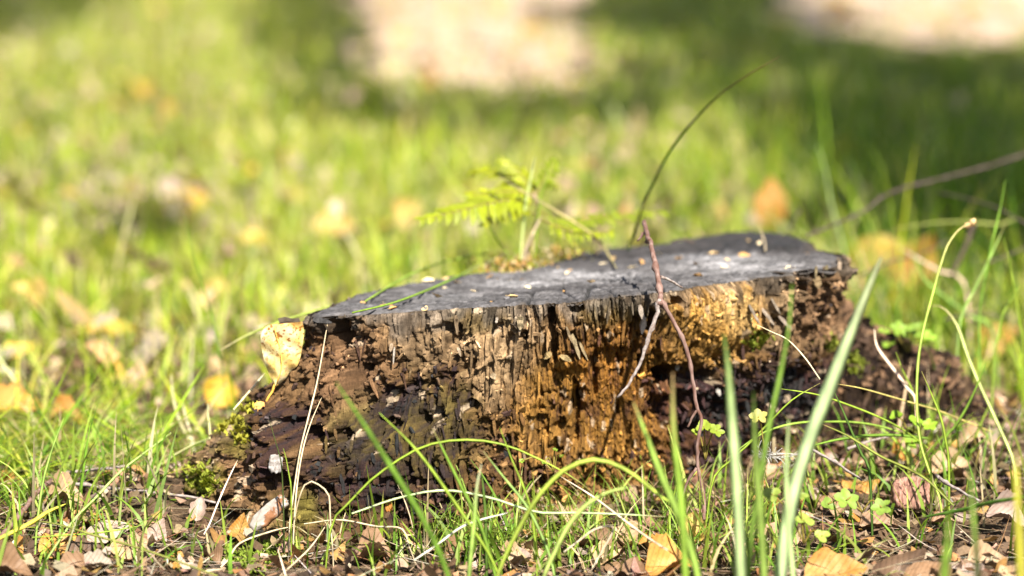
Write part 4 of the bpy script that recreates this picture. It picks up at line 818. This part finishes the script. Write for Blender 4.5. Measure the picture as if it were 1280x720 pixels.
solid("bark_scrap", *slab_geo(on_ground(338, 640, .028) - FWD * .012, .036, .013, .006, math.radians(65), 0, 0, 3), BI, "white-and-rust birch bark scrap resting against the charred ridge", "bark scrap", "birch bark scraps")
bs = bpy.context.scene.objects[-1] if False else [o for o in COLL.objects if o.name.startswith("bark_scrap")][-1]
bs.rotation_euler = (0, math.radians(-42), 0)
solid("bark_scrap", *slab_geo(on_stump(343, 578, .004), .011, .015, .005, math.radians(72), math.radians(10), math.radians(10), 8), mat_simple("white_chip", (.28, .26, .25), (.12, .10, .085), 420), "small white chip stuck on the charred ridge", "bark scrap", "birch bark scraps")
n = N("striped_bark"); o_ = n.obj(); a_ = n.noise(n.mapping(o_, (420, 420, 30)), 1, 3, .5)
SB = n.finish(n.mix(n.rng(a_, .38, .6, 0, 1), (.13, .062, .042), (.30, .165, .125)), .75, .25, n.bump(a_, .6, .001))
q = on_ground(1140, 617, .018)
solid("bark_piece", *slab_geo(q, .034, .026, .007, math.radians(66), math.radians(6), math.radians(14), 12, ridges=38, n=70), SB, "chocolate-brown striped bark piece lying in the litter", "bark piece")
solid("bark_scrap", *slab_geo(on_stump(488, 632, .002), .006, .016, .004, math.radians(80), 0, 0, 14), mat_simple("rust_bark", (.40, .16, .035), (.28, .11, .03), 400), "rusty bark scrap wedged at the charred flank's foot", "bark scrap", "birch bark scraps")
solid("bark_scrap", *slab_geo(on_stump(323, 506, .004), .0085, .0085, .004, math.radians(80), 0, 0, 15), mat_simple("orange_bark", (.62, .33, .10), (.55, .27, .08), 300), "little square orange bark scrap beside the yellow leaf's stalk", "bark scrap", "birch bark scraps")
fa = at_y(955, 568, -.22); ft = thing("feather", "tiny white feathery tuft caught among the low blades", "feather", fa)
FE = mat_simple("white_down", (.48, .46, .43), (.36, .34, .32), 300)
solid("shaft", *px_tube([(953, 570), (965, 568), (985, 567), (1010, 571)], -.22, 1.2, n=10, seed=40), FE, parent=ft)
prt = []
for k_ in range(80):
    t = 0 if k_ < 34 else rs.random(); x0, y0 = 955 + 52 * t, 569 + 2 * math.sin(t * 5); a = rs.uniform(0, 6.28) if t == 0 else rs.choice([-.35, .35]) + rs.normal() * .25; l = rs.uniform(8, 20) * (1 - .3 * t); b = rs.normal() * .35
    prt.append(px_tube([(x0, y0), (x0 + l * .5 * math.cos(a), y0 + l * .5 * math.sin(a)), (x0 + l * math.cos(a + b), y0 + l * math.sin(a + b))], (-.222, -.222 + rs.normal() * .006), .75, 3, 5, k_))
solid("barb", *merge(prt), FE, parent=ft, kind="stuff")

# ------------------------------------------------------------------ fern-like seedling behind the stump, small herbs
def leaflet(p, d, up, L, w, n=6):
    d = d / np.linalg.norm(d); sd = np.cross(d, up); sd /= np.linalg.norm(sd) + 1e-9; u = np.cross(sd, d); t = np.linspace(0, 1, n)
    c = p + d * (t * L)[:, None] - u * (.18 * L * t ** 2)[:, None]; ww = (np.sin(math.pi * (t * .92 + .04) ** .8) * w / 2)[:, None]
    V = np.stack([c - sd * ww + u * ww * .3, c, c + sd * ww + u * ww * .3], 1).reshape(-1, 3); n0 = len(V)
    F = grid_faces(n, 3); return np.vstack([V, V - u * .0003]), [F, F[:, ::-1] + n0]
sp0 = at_y(657, 335, .12); sd_ = thing("seedling", "small ferny seedling with yellow-green leaflets behind the cut top", "seedling", sp0)
solid("stem", *px_tube([(655, 337), (662, 305), (668, 285), (672, 262), (668, 240)], .12, 7, n=14, seed=50, taper=(.6, .3)), mat_simple("seedling_bark", (.20, .11, .07), (.42, .30, .24), 200), parent=sd_)
def frond(pts, Y, nl, L, wd, col, up=(0, -.35, 1)):
    Yl_ = np.interp(np.linspace(0, 1, len(pts)), np.linspace(0, 1, len(Y)), Y) - .10; P = catmull([at_y(x, y, yy) for (x, y), yy in zip(pts, Yl_)], nl + 2)
    fr = solid("frond", *tube(P, np.linspace(.0009, .0004, len(P)), 5), HERB, parent=sd_, col=np.tile((.30, .24, .06), (len(P) * 5 + 2, 1)))
    T = np.gradient(P, axis=0)
    for i in range(2, nl + 2):
        for s_ in (-1, 1):
            T0 = T[i] / np.linalg.norm(T[i]); side = np.cross(T0, np.array(up)); side /= np.linalg.norm(side)
            d = T0 * .55 + s_ * side * (1 - .5 * i / (nl + 2)) + np.array([random.uniform(-.12, .12), random.uniform(-.15, .15), random.uniform(-.35, .15)]); V, F = leaflet(P[i], d, np.array(up), L * (1.25 - 1.0 * abs(i / nl - .4)) * random.uniform(.7, 1.2), wd * random.uniform(.8, 1.2))
            o = solid("leaflet", V, F, HERB, parent=sd_, col=np.tile(np.array(col) * random.uniform(.8, 1.25), (len(V), 1))); o.parent = fr
FC = [(.25, .29, .010), (.28, .31, .010), (.20, .25, .012), (.30, .33, .015)]
frond([(668, 244), (650, 228), (625, 216), (595, 212)], (.22, .27), 12, .017, .0062, FC[1])
frond([(669, 256), (640, 250), (610, 254), (580, 262), (530, 274)], (.22, .13), 15, .017, .0062, FC[0], (.2, -.6, 1))
frond([(669, 250), (650, 240), (620, 240), (590, 244)], (.22, .19), 11, .015, .0055, FC[3], (-.2, -.5, 1))
frond([(670, 262), (690, 272), (720, 276), (745, 271), (765, 268)], (.22, .26), 10, .014, .0055, FC[2])
frond([(668, 240), (672, 230), (684, 226), (696, 234)], (.22, .30), 8, .012, .005, FC[3])
frond([(690, 285), (730, 275), (770, 268), (800, 266), (828, 265)], (.28, .34), 12, .014, .0055, FC[2])
frond([(667, 250), (660, 232), (648, 214), (630, 200)], (.22, .24), 9, .013, .005, FC[1], (.5, -.6, .6))
frond([(669, 245), (680, 225), (690, 210), (694, 202)], (.22, .24), 8, .012, .005, FC[2], (.5, -.6, .6))
frond([(672, 272), (700, 285), (730, 292), (762, 290)], (.22, .2), 9, .013, .005, FC[0])
frond([(668, 268), (650, 262), (628, 268), (606, 280)], (.22, .17), 9, .012, .005, FC[1])
def lobed(p, size, nrm_, spin, lobes=5, col=(.26, .36, .04)):
    nrm_ = np.array(nrm_, float); nrm_ /= np.linalg.norm(nrm_); a = np.cross(nrm_, [1, 0, .1]); a /= np.linalg.norm(a); b = np.cross(nrm_, a)
    th_ = np.linspace(0, 2 * math.pi, 30, endpoint=False); r = size / 2 * (1 - .07 * (np.arange(30) % 2) - .28 * np.abs(np.sin(th_ * lobes / 2)) ** 3 - .35 * np.exp(-((th_ - math.pi) / .3) ** 2))
    rings = [np.array([p])]; V = [p - nrm_ * size * .06]
    for f_ in (.5, 1.0):
        for t, q in zip(th_ + spin, r): V.append(p + (a * math.cos(t) + b * math.sin(t)) * q * f_ + nrm_ * size * (.03 * math.sin(3 * t) * f_ + .05 * f_ ** 2))
    V = np.array(V); j = np.arange(30); j2 = (j + 1) % 30
    F = [np.stack([1 + j, 31 + j, 31 + j2, 1 + j2], -1), np.stack([0 * j, 1 + j, 1 + j2], -1)]
    n0 = len(V); F = F + [f[:, ::-1] + n0 for f in F]; return np.vstack([V, V - nrm_ * .0004]), F
def herb(label, leaves, foot, Y, col):
    base = at_y(*foot, Y); h = thing("clover", label, "herb", base, "small herbs around the stump")
    for k_, (x, y, wpx, sp_) in enumerate(leaves):
        p = at_y(x, y, Y - .01 * (k_ % 2)); V, F = lobed(p, wpx * (Y - CAM[1]) / FPX * .85, (random.uniform(-.4, .4), random.uniform(-.8, -.2), .8), sp_, random.choice((3, 5)))
        lf = solid("leaf", V, F, HERB, parent=h, col=np.tile(np.array(col) * random.uniform(.8, 1.2), (len(V), 1)))
        mid = (base + p) / 2 + np.array([0, .004, .006]); st = solid("stalk", *tube(catmull([base, mid, p], 8), np.full(8, .0006), 5), HERB, parent=h, col=np.tile((.3, .24, .05), (42, 1))); st.parent = lf
herb("bright lobed herb growing behind the dark spur", [(1125, 412, 34, 0), (1148, 412, 34, 1), (1160, 420, 26, 2), (1105, 414, 20, 3), (1110, 430, 22, .5)], (1135, 440), .05, (.26, .40, .05))
herb("three-leaved green clover at the dark spur's foot", [(1120, 519, 22, 0), (1145, 527, 26, 1), (1162, 531, 26, 2.4), (1140, 553, 26, 1)], (1142, 560), -.13, (.24, .38, .03))
herb("yellow-green clover in the stump's dark hollow", [(880, 533, 28, 0), (896, 538, 26, 2), (870, 540, 16, 1)], (882, 575), -.21, (.30, .38, .04))
herb("single yellowed round leaf on a stalk by the tall blades", [(948, 521, 30, 0)], (955, 560), -.26, (.48, .44, .13))
herb("green strawberry-like leaves flat in the litter", [(1058, 625, 42, 0), (1102, 634, 34, 1.5), (1035, 630, 26, 2)], (1078, 640), -.29, (.22, .32, .05))
herb("round yellow-green leaves at the foot of the broad silvery blade", [(1005, 650, 34, 0), (998, 616, 34, 2), (965, 618, 30, 1), (1028, 670, 26, 1)], (1005, 680), -.33, (.30, .38, .07))
herb("tiny sprig sprouting from the stump's brown fibres", [(694, 562, 9, 0), (702, 570, 8, 1), (652, 576, 9, 2), (680, 578, 8, 0)], (692, 590), -.235, (.20, .30, .03))

# ------------------------------------------------------------------ grass, straw and litter masses
def field(px, py, L, w, lean, curl, cols, rs, nseg=4, az=None, z0=-.004):
    n = len(px); az = rs.uniform(0, 2 * math.pi, n) if az is None else az; t = np.linspace(0, 1, nseg + 1)
    ang = lean[:, None] + curl[:, None] * t[None, :]; ds = L[:, None] / nseg
    hx = np.concatenate([np.zeros((n, 1)), np.cumsum(np.sin(ang[:, :-1]) * ds, 1)], 1); hz_ = np.concatenate([np.zeros((n, 1)), np.cumsum(np.cos(ang[:, :-1]) * ds, 1)], 1)
    g = ground(px, py); hz_ = np.maximum(hz_, z0 + .004 * t[None, :] * 0)
    P = np.stack([px[:, None] + hx * np.cos(az)[:, None], py[:, None] + hx * np.sin(az)[:, None], (g + z0)[:, None] + hz_], -1)
    tw_ = az + math.pi / 2 + rs.normal(0, .6, n); S = np.stack([np.cos(tw_), np.sin(tw_), np.zeros(n)], -1)
    ww = (w[:, None] / 2) * np.array([.8, 1, .9, .65, .08])[None, :] if nseg == 4 else (w[:, None] / 2) * (1 - t[None, :] ** 2 * .95)
    V = np.stack([P - S[:, None, :] * ww[..., None], P + S[:, None, :] * ww[..., None]], 2)
    m = 2 * (nseg + 1); i = np.arange(n)[:, None, None] * m; j = np.arange(nseg)[None, :, None] * 2
    F = (i + j + np.array([0, 1, 3, 2])[None, None, :]).reshape(-1, 4)
    c = cols[:, None, :] * (np.linspace(.85, 1.2, nseg + 1))[None, :, None]; br = rs.random(n) < .3; c[br, -1] = (.30, .20, .09); c[br, -2] = c[br, -2] * .6 + np.array((.30, .22, .09)) * .4; return V.reshape(-1, 3), F, np.repeat(c, 2, 1).reshape(-1, 3)
def palette(n, rs, pal, wts):
    c = np.array(pal)[rs.choice(len(pal), n, p=np.array(wts) / sum(wts))]; return np.clip(c * rs.lognormal(0, .22, (n, 1)) * (1 + rs.normal(0, .06, (n, 3))), .01, .85)
def palette_x(x, y, m, rs, pal, wts):       # open side's blown-out sun put into paler, drier blades; lusher towards the spur
    a = palette(m, rs, pal, wts); b = palette(m, rs, pal, [max(.4, w_ * k_) for w_, k_ in zip(wts, (.35, .9, 1.8, 2.0, 1.6, .2))])
    dry = sstep(.10, -.10, x / (y + 2.12) + .05 * perlin(x * 2, y * 2, 92)); return np.where((rs.random(m) < dry)[:, None], b, a)
def meadow(n, yr, xw, rs, Lr, wr, dens=None, name="grass", mat=GRASS, pal=None, wts=None, lean=.35, curl=.9, az=None):
    y = rs.uniform(*yr, n * 3); x = rs.uniform(-1, 1, n * 3) * (.05 + xw[0] + (xw[1] + .05) * (y - CAM[1]))
    keep_ = (stump_r(x, y) > 1.03) & ~((x > .22) & (x < .45) & (y > -.07) & (y < .20)) & (~in_path(x, y) | (rs.random(len(x)) < .10)) & (rs.random(len(x)) < (dens(x, y) if dens else 1))
    x, y = x[keep_][:n], y[keep_][:n]; m = len(x)
    if az:
        return field(x, y, rs.uniform(*Lr, m), rs.uniform(*wr, m), rs.normal(1.15, .18, m), rs.normal(.25, .3, m), palette(m, rs, pal, wts), rs, 4, rs.choice([0, math.pi], m) + rs.normal(0, .45, m))
    return field(x, y, rs.uniform(*Lr, m) * (1 + .4 * perlin(x * 3, y * 3, 90)), rs.uniform(*wr, m), np.abs(rs.normal(0, lean, m)), np.abs(rs.normal(curl * .6, curl * .5, m)), palette_x(x, y, m, rs, pal, wts), rs)
PG = [(.11, .21, .012), (.19, .29, .014), (.31, .38, .022), (.42, .44, .07), (.52, .45, .24), (.05, .105, .010)]
rs = np.random.default_rng(5)
def clump(x, y): return np.clip(.62 + .9 * fbm(x * 2.2, y * 2.2, 3, 91), .12, 1)
def d_mid(x, y):
    bare = np.exp(-((x + .45) / .17) ** 2 - ((y - .30) / .17) ** 2) * .75 + np.exp(-((x - .5) / .25) ** 2 - ((y + .12) / .16) ** 2) * .7
    return clump(x, y) * (1 - np.clip(bare, 0, 1)) * np.where((np.abs(x) < .3) & (y < .32), .25, 1)
V, F, c = meadow(14000, (.10, 1.5), (.05, .16), rs, (.03, .09), (.0016, .0036), d_mid, pal=PG, wts=[5, 6, 5, 4, 3, 1.5], lean=.6, curl=1.1)
solid("grass", V, F, GRASS, "grassy meadow close behind the stump", None, None, "stuff", col=c, loc=(0, .8, 0))
V, F, c = meadow(52000, (1.5, 9.5), (.1, .19), rs, (.035, .095), (.0024, .0056), clump, pal=PG, wts=[5, 6, 6, 4, 4, 2.5], lean=.55, curl=1.1)
solid("grass", V, F, GRASS, "sunlit grassy meadow stretching to the path", None, None, "stuff", col=c, loc=(0, 4, 0))
# the meadow to either side and beyond
nb = 150000; y = rs.uniform(-.2, 13, nb); x = rs.uniform(-6.5, 6.5, nb); cone = .08 + .20 * (y - CAM[1])
k_ = ((np.abs(x) > cone) | (y > 9.3)) & ~in_path(x, y) & (np.hypot(x, y) > .7) & (rs.random(nb) < clump(x, y) * np.clip(1.25 - np.hypot(x, y) / 16, .3, 1)); x, y = x[k_], y[k_]; nb = len(x)
V, F, c = field(x, y, rs.uniform(.04, .11, nb), rs.uniform(.004, .009, nb), np.abs(rs.normal(0, .5, nb)), np.abs(rs.normal(.6, .5, nb)), palette(nb, rs, PG, [5, 6, 6, 4, 4, 2.5]), rs, 2)
solid("grass", V, F, GRASS, "meadow grass to either side of the clearing", None, None, "stuff", col=c, loc=(0, 6, 0))
# flattened bright grass beside the root flank
def d_left(x, y): return np.exp(-((x + .48) / .22) ** 2 - ((y + .02) / .11) ** 2)
V, F, c = meadow(5200, (-.22, .25), (.0, .30), rs, (.06, .13), (.0016, .0034), lambda x, y: d_left(x, y) * (x < -.2), pal=PG, wts=[4, 7, 7, 4, 2, 1], lean=.5, curl=.3, az=True)
solid("grass", V, F, GRASS, "low bright grass flattened beside the root flank", None, None, "stuff", col=c, loc=(-.4, 0, 0))
# sparse grass and tufts before the stump
def tuft(cx_, cy_, r, n, Lr, wr, pal, wts, lean=.35, curl=.8):
    x, y = rs.normal(cx_, r, n), rs.normal(cy_, r, n); k_ = stump_r(x, y) > 1.0; x, y = x[k_], y[k_]; n = len(x)
    return field(x, y, rs.uniform(*Lr, n), rs.uniform(*wr, n), np.abs(rs.normal(0, lean, n)), np.abs(rs.normal(curl, .5, n)), palette(n, rs, pal, wts), rs, 6)
parts, cols = [], []
for x in range(420, 930, 26):
    P = on_ground(x, rs.uniform(648, 684)); v, f, c = tuft(P[0], P[1], .02, 22, (.025, .075), (.0008, .0020), [(.12, .22, .022), (.21, .30, .035), (.31, .39, .08), (.40, .32, .18)], [4, 5, 3, 2], .5, 1.0); parts.append((v, f)); cols.append(c)
for (x, y, r, n_b, L0, L1) in [(40, 640, .05, 60, .04, .09), (120, 640, .05, 50, .03, .08), (20, 600, .05, 60, .04, .09), (110, 590, .06, 70, .03, .08), (190, 600, .04, 46, .03, .07), (200, 690, .03, 24, .02, .06), (530, 670, .02, 26, .03, .08), (650, 660, .02, 24, .03, .07), (450, 670, .02, 20, .02, .06), (820, 640, .03, 30, .03, .07), (960, 600, .03, 30, .03, .08), (1010, 640, .03, 30, .03, .07), (1120, 580, .03, 30, .03, .08), (600, 700, .022, 46, .03, .085), (640, 715, .03, 50, .03, .08), (560, 690, .03, 30, .025, .06), (690, 712, .03, 34, .03, .06), (860, 705, .03, 46, .03, .07), (920, 712, .03, 46, .04, .09), (780, 715, .03, 26, .02, .05), (985, 712, .025, 30, .04, .08), (1150, 640, .02, 26, .04, .08), (1185, 600, .03, 36, .04, .09), (1060, 610, .04, 26, .03, .06), (1230, 560, .05, 50, .04, .10), (60, 705, .04, 40, .03, .07), (15, 660, .03, 36, .03, .07), (150, 690, .03, 20, .03, .06), (370, 665, .012, 14, .02, .06), (300, 705, .03, 18, .02, .05), (480, 712, .03, 26, .03, .06), (900, 640, .03, 22, .03, .07), (720, 650, .03, 20, .02, .05), (1250, 640, .04, 26, .03, .07), (1100, 700, .04, 18, .03, .06)]:
    P = on_ground(x, y); v, f, c = tuft(P[0], P[1], r, n_b, (L0, L1), (.0014, .0036), [(.12, .22, .022), (.21, .30, .035), (.31, .39, .08), (.42, .34, .2)], [4, 5, 3, 2]); parts.append((v, f)); cols.append(c)
V, F = merge(parts); solid("grass", V, F, GRASS, "sparse grass tufts in the litter before the stump", None, None, "stuff", col=np.vstack(cols), loc=(0, -.3, 0))
# taller shaded grass beyond the spur
parts, cols = [], []
for _ in range(85):
    x, y = rs.uniform(.34, .95), rs.uniform(.30, 1.7); v, f, c = tuft(x, y, .05, 46, (.08, .22), (.0012, .0030), PG, [6, 6, 3, 1.2, 2, 5], .35, .8); parts.append((v, f)); cols.append(c)
V, F = merge(parts); solid("grass", V, F, GRASS, "tall thin grass beyond the dark spur", None, None, "stuff", col=np.vstack(cols), loc=(.6, .9, 0))
# fine dry straws and needles lying flat, and crumbs of litter
def flat_straw(n, xr, yr):
    x, y = rs.uniform(*xr, n), rs.uniform(*yr, n); k_ = stump_r(x, y) > 1.02; x, y = x[k_], y[k_]; n = len(x)
    return field(x, y, rs.uniform(.02, .075, n), rs.uniform(.0006, .0016, n), rs.normal(1.42, .10, n), rs.normal(.05, .2, n), palette(n, rs, [(.42, .34, .23), (.34, .23, .14), (.25, .13, .06), (.48, .43, .35)], [4, 3, 2, 2]), rs, 4, z0=.004)
V, F, c = flat_straw(3600, (-.8, .8), (-.62, .3)); solid("dry_straw", V, F, STRAW, "fine dry straws strewn over the litter", None, None, "stuff", col=c, loc=(0, -.2, 0))
def fragments(x, y, size, cols, rs):
    n = len(x); a, b = np.meshgrid([-1, 0, 1], [-1, 0, 1]); a, b = a.ravel(), b.ravel(); az = rs.uniform(0, 6.28, n); sx, sy = size, size * rs.uniform(.45, .9, n)
    j = rs.normal(0, .22, (2, n, 9)); u, v = (a + j[0]) * sx[:, None] / 2, (b + j[1]) * sy[:, None] / 2
    u, v = np.where(np.abs(a * b) > 0, u * .78, u), np.where(np.abs(a * b) > 0, v * .78, v)
    z = rs.normal(0, .35, (n, 1)) * u + rs.normal(0, .35, (n, 1)) * v + rs.normal(.15, .3, (n, 1)) * (u ** 2) / sx[:, None] * 3 + rs.normal(0, .06, (n, 9)) * sx[:, None]
    ca_, sa_ = np.cos(az)[:, None], np.sin(az)[:, None]; X, Y = x[:, None] + u * ca_ - v * sa_, y[:, None] + u * sa_ + v * ca_
    V = np.stack([X, Y, ground(X, Y) + .004 + .006 * rs.random((n, 1)) + z], -1).reshape(-1, 3)
    q = grid_faces(3, 3); return V, (np.arange(n)[:, None, None] * 9 + q[None]).reshape(-1, 4), np.repeat(cols, 9, 0)
n_f = 2500; y = rs.uniform(.25, 6.5, n_f); x = rs.uniform(-1, .35, n_f) * (.08 + .21 * (y - CAM[1])); k_ = (stump_r(x, y) > 1.05) & (rs.random(n_f) < np.clip(.25 + .9 * fbm(x * 2.5 + 5, y * 1.6, 3, 96) + .3, .05, 1)); x, y = x[k_], y[k_]
v, f, c = fragments(x, y, rs.uniform(.012, .038, len(x)), palette(len(x), rs, [(.34, .25, .18), (.38, .30, .21), (.32, .20, .09), (.24, .16, .11), (.48, .32, .06)], [4, 3, 2, 3, 1]), rs); v[:, 2] += np.repeat(rs.uniform(0, .035, len(x)), 9)
solid("leaf_litter", v, f, mat_col("pale_leaf_litter", .7, .2, .2), "pale dry leaf litter mixed into the sunny meadow grass", None, None, "stuff", col=c, loc=(0, 3, 0))
n_f = 7500; x, y = rs.uniform(-.85, .85, n_f), rs.uniform(-.66, .62, n_f); k_ = (stump_r(x, y) > 1.03) & (rs.random(n_f) < np.where(y > .1, .55, 1)); x, y = x[k_], y[k_]
v, f, c = fragments(x, y, rs.uniform(.004, .016, len(x)), palette(len(x), rs, [(.14, .08, .045), (.08, .048, .03), (.22, .145, .09), (.26, .14, .045), (.27, .20, .15), (.04, .027, .018)], [4, 3, 4, 2, 3, 2]), rs)
solid("leaf_litter", v, f, mat_col("leaf_fragment", .7, .25, .2), "torn leaf fragments matted on the soil", None, None, "stuff", col=c, loc=(0, 0, 0))
n_l = 16000; x, y = rs.uniform(-.85, .85, n_l), rs.uniform(-.7, .9, n_l); k_ = (stump_r(x, y) > .98) & (rs.random(n_l) < np.clip(1.1 - np.abs(y + .2) * 1.0, .15, 1)); x, y = x[k_], y[k_]
v, f, c = chips(np.stack([x, y, ground(x, y) + .003 + .003 * rs.random(len(x))], -1), rs.uniform(.0015, .0085, len(x)), palette(len(x), rs, [(.18, .11, .065), (.09, .056, .034), (.28, .19, .12), (.04, .026, .018), (.36, .28, .20), (.28, .14, .05)], [4, 4, 3, 3, 1.5, 1.5]), rs, .18)
solid("leaf_litter", v, f, CRUMB, "crumbled bark and leaf litter on the soil", None, None, "stuff", col=c, smooth=False, loc=(0, 0, 0))

# ------------------------------------------------------------------ trees outside the view that shade parts of the clearing
BARK = mat_simple("birch_trunk", (.55, .52, .48), (.20, .17, .15), 12, .8, .2, (1, 1, 3))
def shade_tree(label, bx, by, h, targets):
    """targets: (ground x, ground y, crown height, radius, leaves): a bough whose leaves shade that spot."""
    t = thing("birch_tree", label, "tree", (bx, by, 0), "birches around the clearing"); P = catmull([(bx, by, -.1), (bx + .05, by + .03, h * .4), (bx - .03, by, h)], 16)
    solid("trunk", *tube(P, np.linspace(.10, .025, 16), 12, .05), BARK, parent=t)
    Vs_, Fs_, Cs_, off = [], [], [], 0
    for (gx_, gy_, hh, r, nl) in targets:
        c = np.array([gx_, gy_, 0]) + SUND / SUND[2] * hh; s0 = P[min(15, int(15 * min(1, hh * .75 / h)))]
        L = catmull([s0, (s0 + c) / 2 + [0, 0, .15], c], 10); solid("limb", *tube(L, np.linspace(.03, .008, 10), 6), BARK, parent=t)
        q = rs.normal(size=(nl, 3)); q /= np.linalg.norm(q, axis=1)[:, None]; q = c + q * (r * rs.random((nl, 1)) ** .4) * np.array([1, 1.3, .6])
        a = rs.normal(size=(nl, 3)); a /= np.linalg.norm(a, axis=1)[:, None]; b = np.cross(a, rs.normal(size=(nl, 3))); b /= np.linalg.norm(b, axis=1)[:, None]; s_ = rs.uniform(.025, .045, (nl, 1))
        Vs_.append(np.stack([q - a * s_, q + b * s_ * .6, q + a * s_, q - b * s_ * .6], 1).reshape(-1, 3)); Cs_.append(np.repeat(palette(nl, rs, [(.16, .20, .03), (.3, .28, .04), (.1, .14, .02)], [3, 2, 2]), 4, 0))
    V = np.vstack(Vs_); solid("crown", V, np.arange(len(V)).reshape(-1, 4), HERB, parent=t, col=np.vstack(Cs_))
def G2(px, py): return on_ground(px, py)[:2]
shade_tree("slim birch outside the view on the meadow side", -2.3, .6, 5.2, [(*G2(388, -4), 3.9, .19, 1000), (*G2(388, 12), 3.8, .18, 1000), (*G2(390, 32), 3.6, .17, 950), (*G2(388, 55), 3.4, .17, 950), (*G2(392, 80), 3.2, .16, 900), (*G2(398, 108), 3.1, .14, 800), (*G2(406, 138), 3.0, .12, 560), (*G2(330, 30), 3.6, .12, 130), (*G2(340, 80), 3.3, .1, 90), (*G2(15, 10), 4.2, .4, 800), (*G2(-20, 35), 4.0, .3, 500), (*G2(60, -8), 4.2, .45, 800), (*G2(560, 175), 3.2, .14, 90), (*G2(470, 165), 3.2, .12, 110), (*G2(180, 300), 2.9, .12, 60)])
shade_tree("slim birch outside the view on the spur side", 2.4, .4, 5.4, [(*G2(860, 20), 3.6, .5, 1900), (*G2(930, 60), 3.4, .36, 1000), (*G2(800, 40), 3.5, .2, 380), (*G2(790, 95), 3.3, .16, 260), (*G2(880, -5), 3.9, .36, 1200), (*G2(1050, 95), 3.0, .38, 1000), (*G2(1180, 105), 2.9, .38, 900), (*G2(1290, 130), 2.8, .38, 900), (*G2(1090, 160), 2.8, .28, 600), (*G2(1200, 180), 2.7, .28, 700), (*G2(1270, 240), 2.6, .26, 600), (*G2(1160, 250), 2.5, .22, 420), (*G2(1060, 235), 2.5, .17, 200), (*G2(1250, 310), 2.5, .2, 500), (*G2(1040, 205), 2.6, .18, 420), (*G2(1120, 300), 2.5, .16, 380), (*G2(1190, 345), 2.5, .13, 300), (*G2(830, 120), 3.2, .16, 340), (*G2(900, 95), 3.2, .2, 500), (*G2(960, 140), 2.9, .22, 260), (*G2(650, 150), 3.2, .2, 180), (*G2(760, 150), 3.2, .2, 180)])
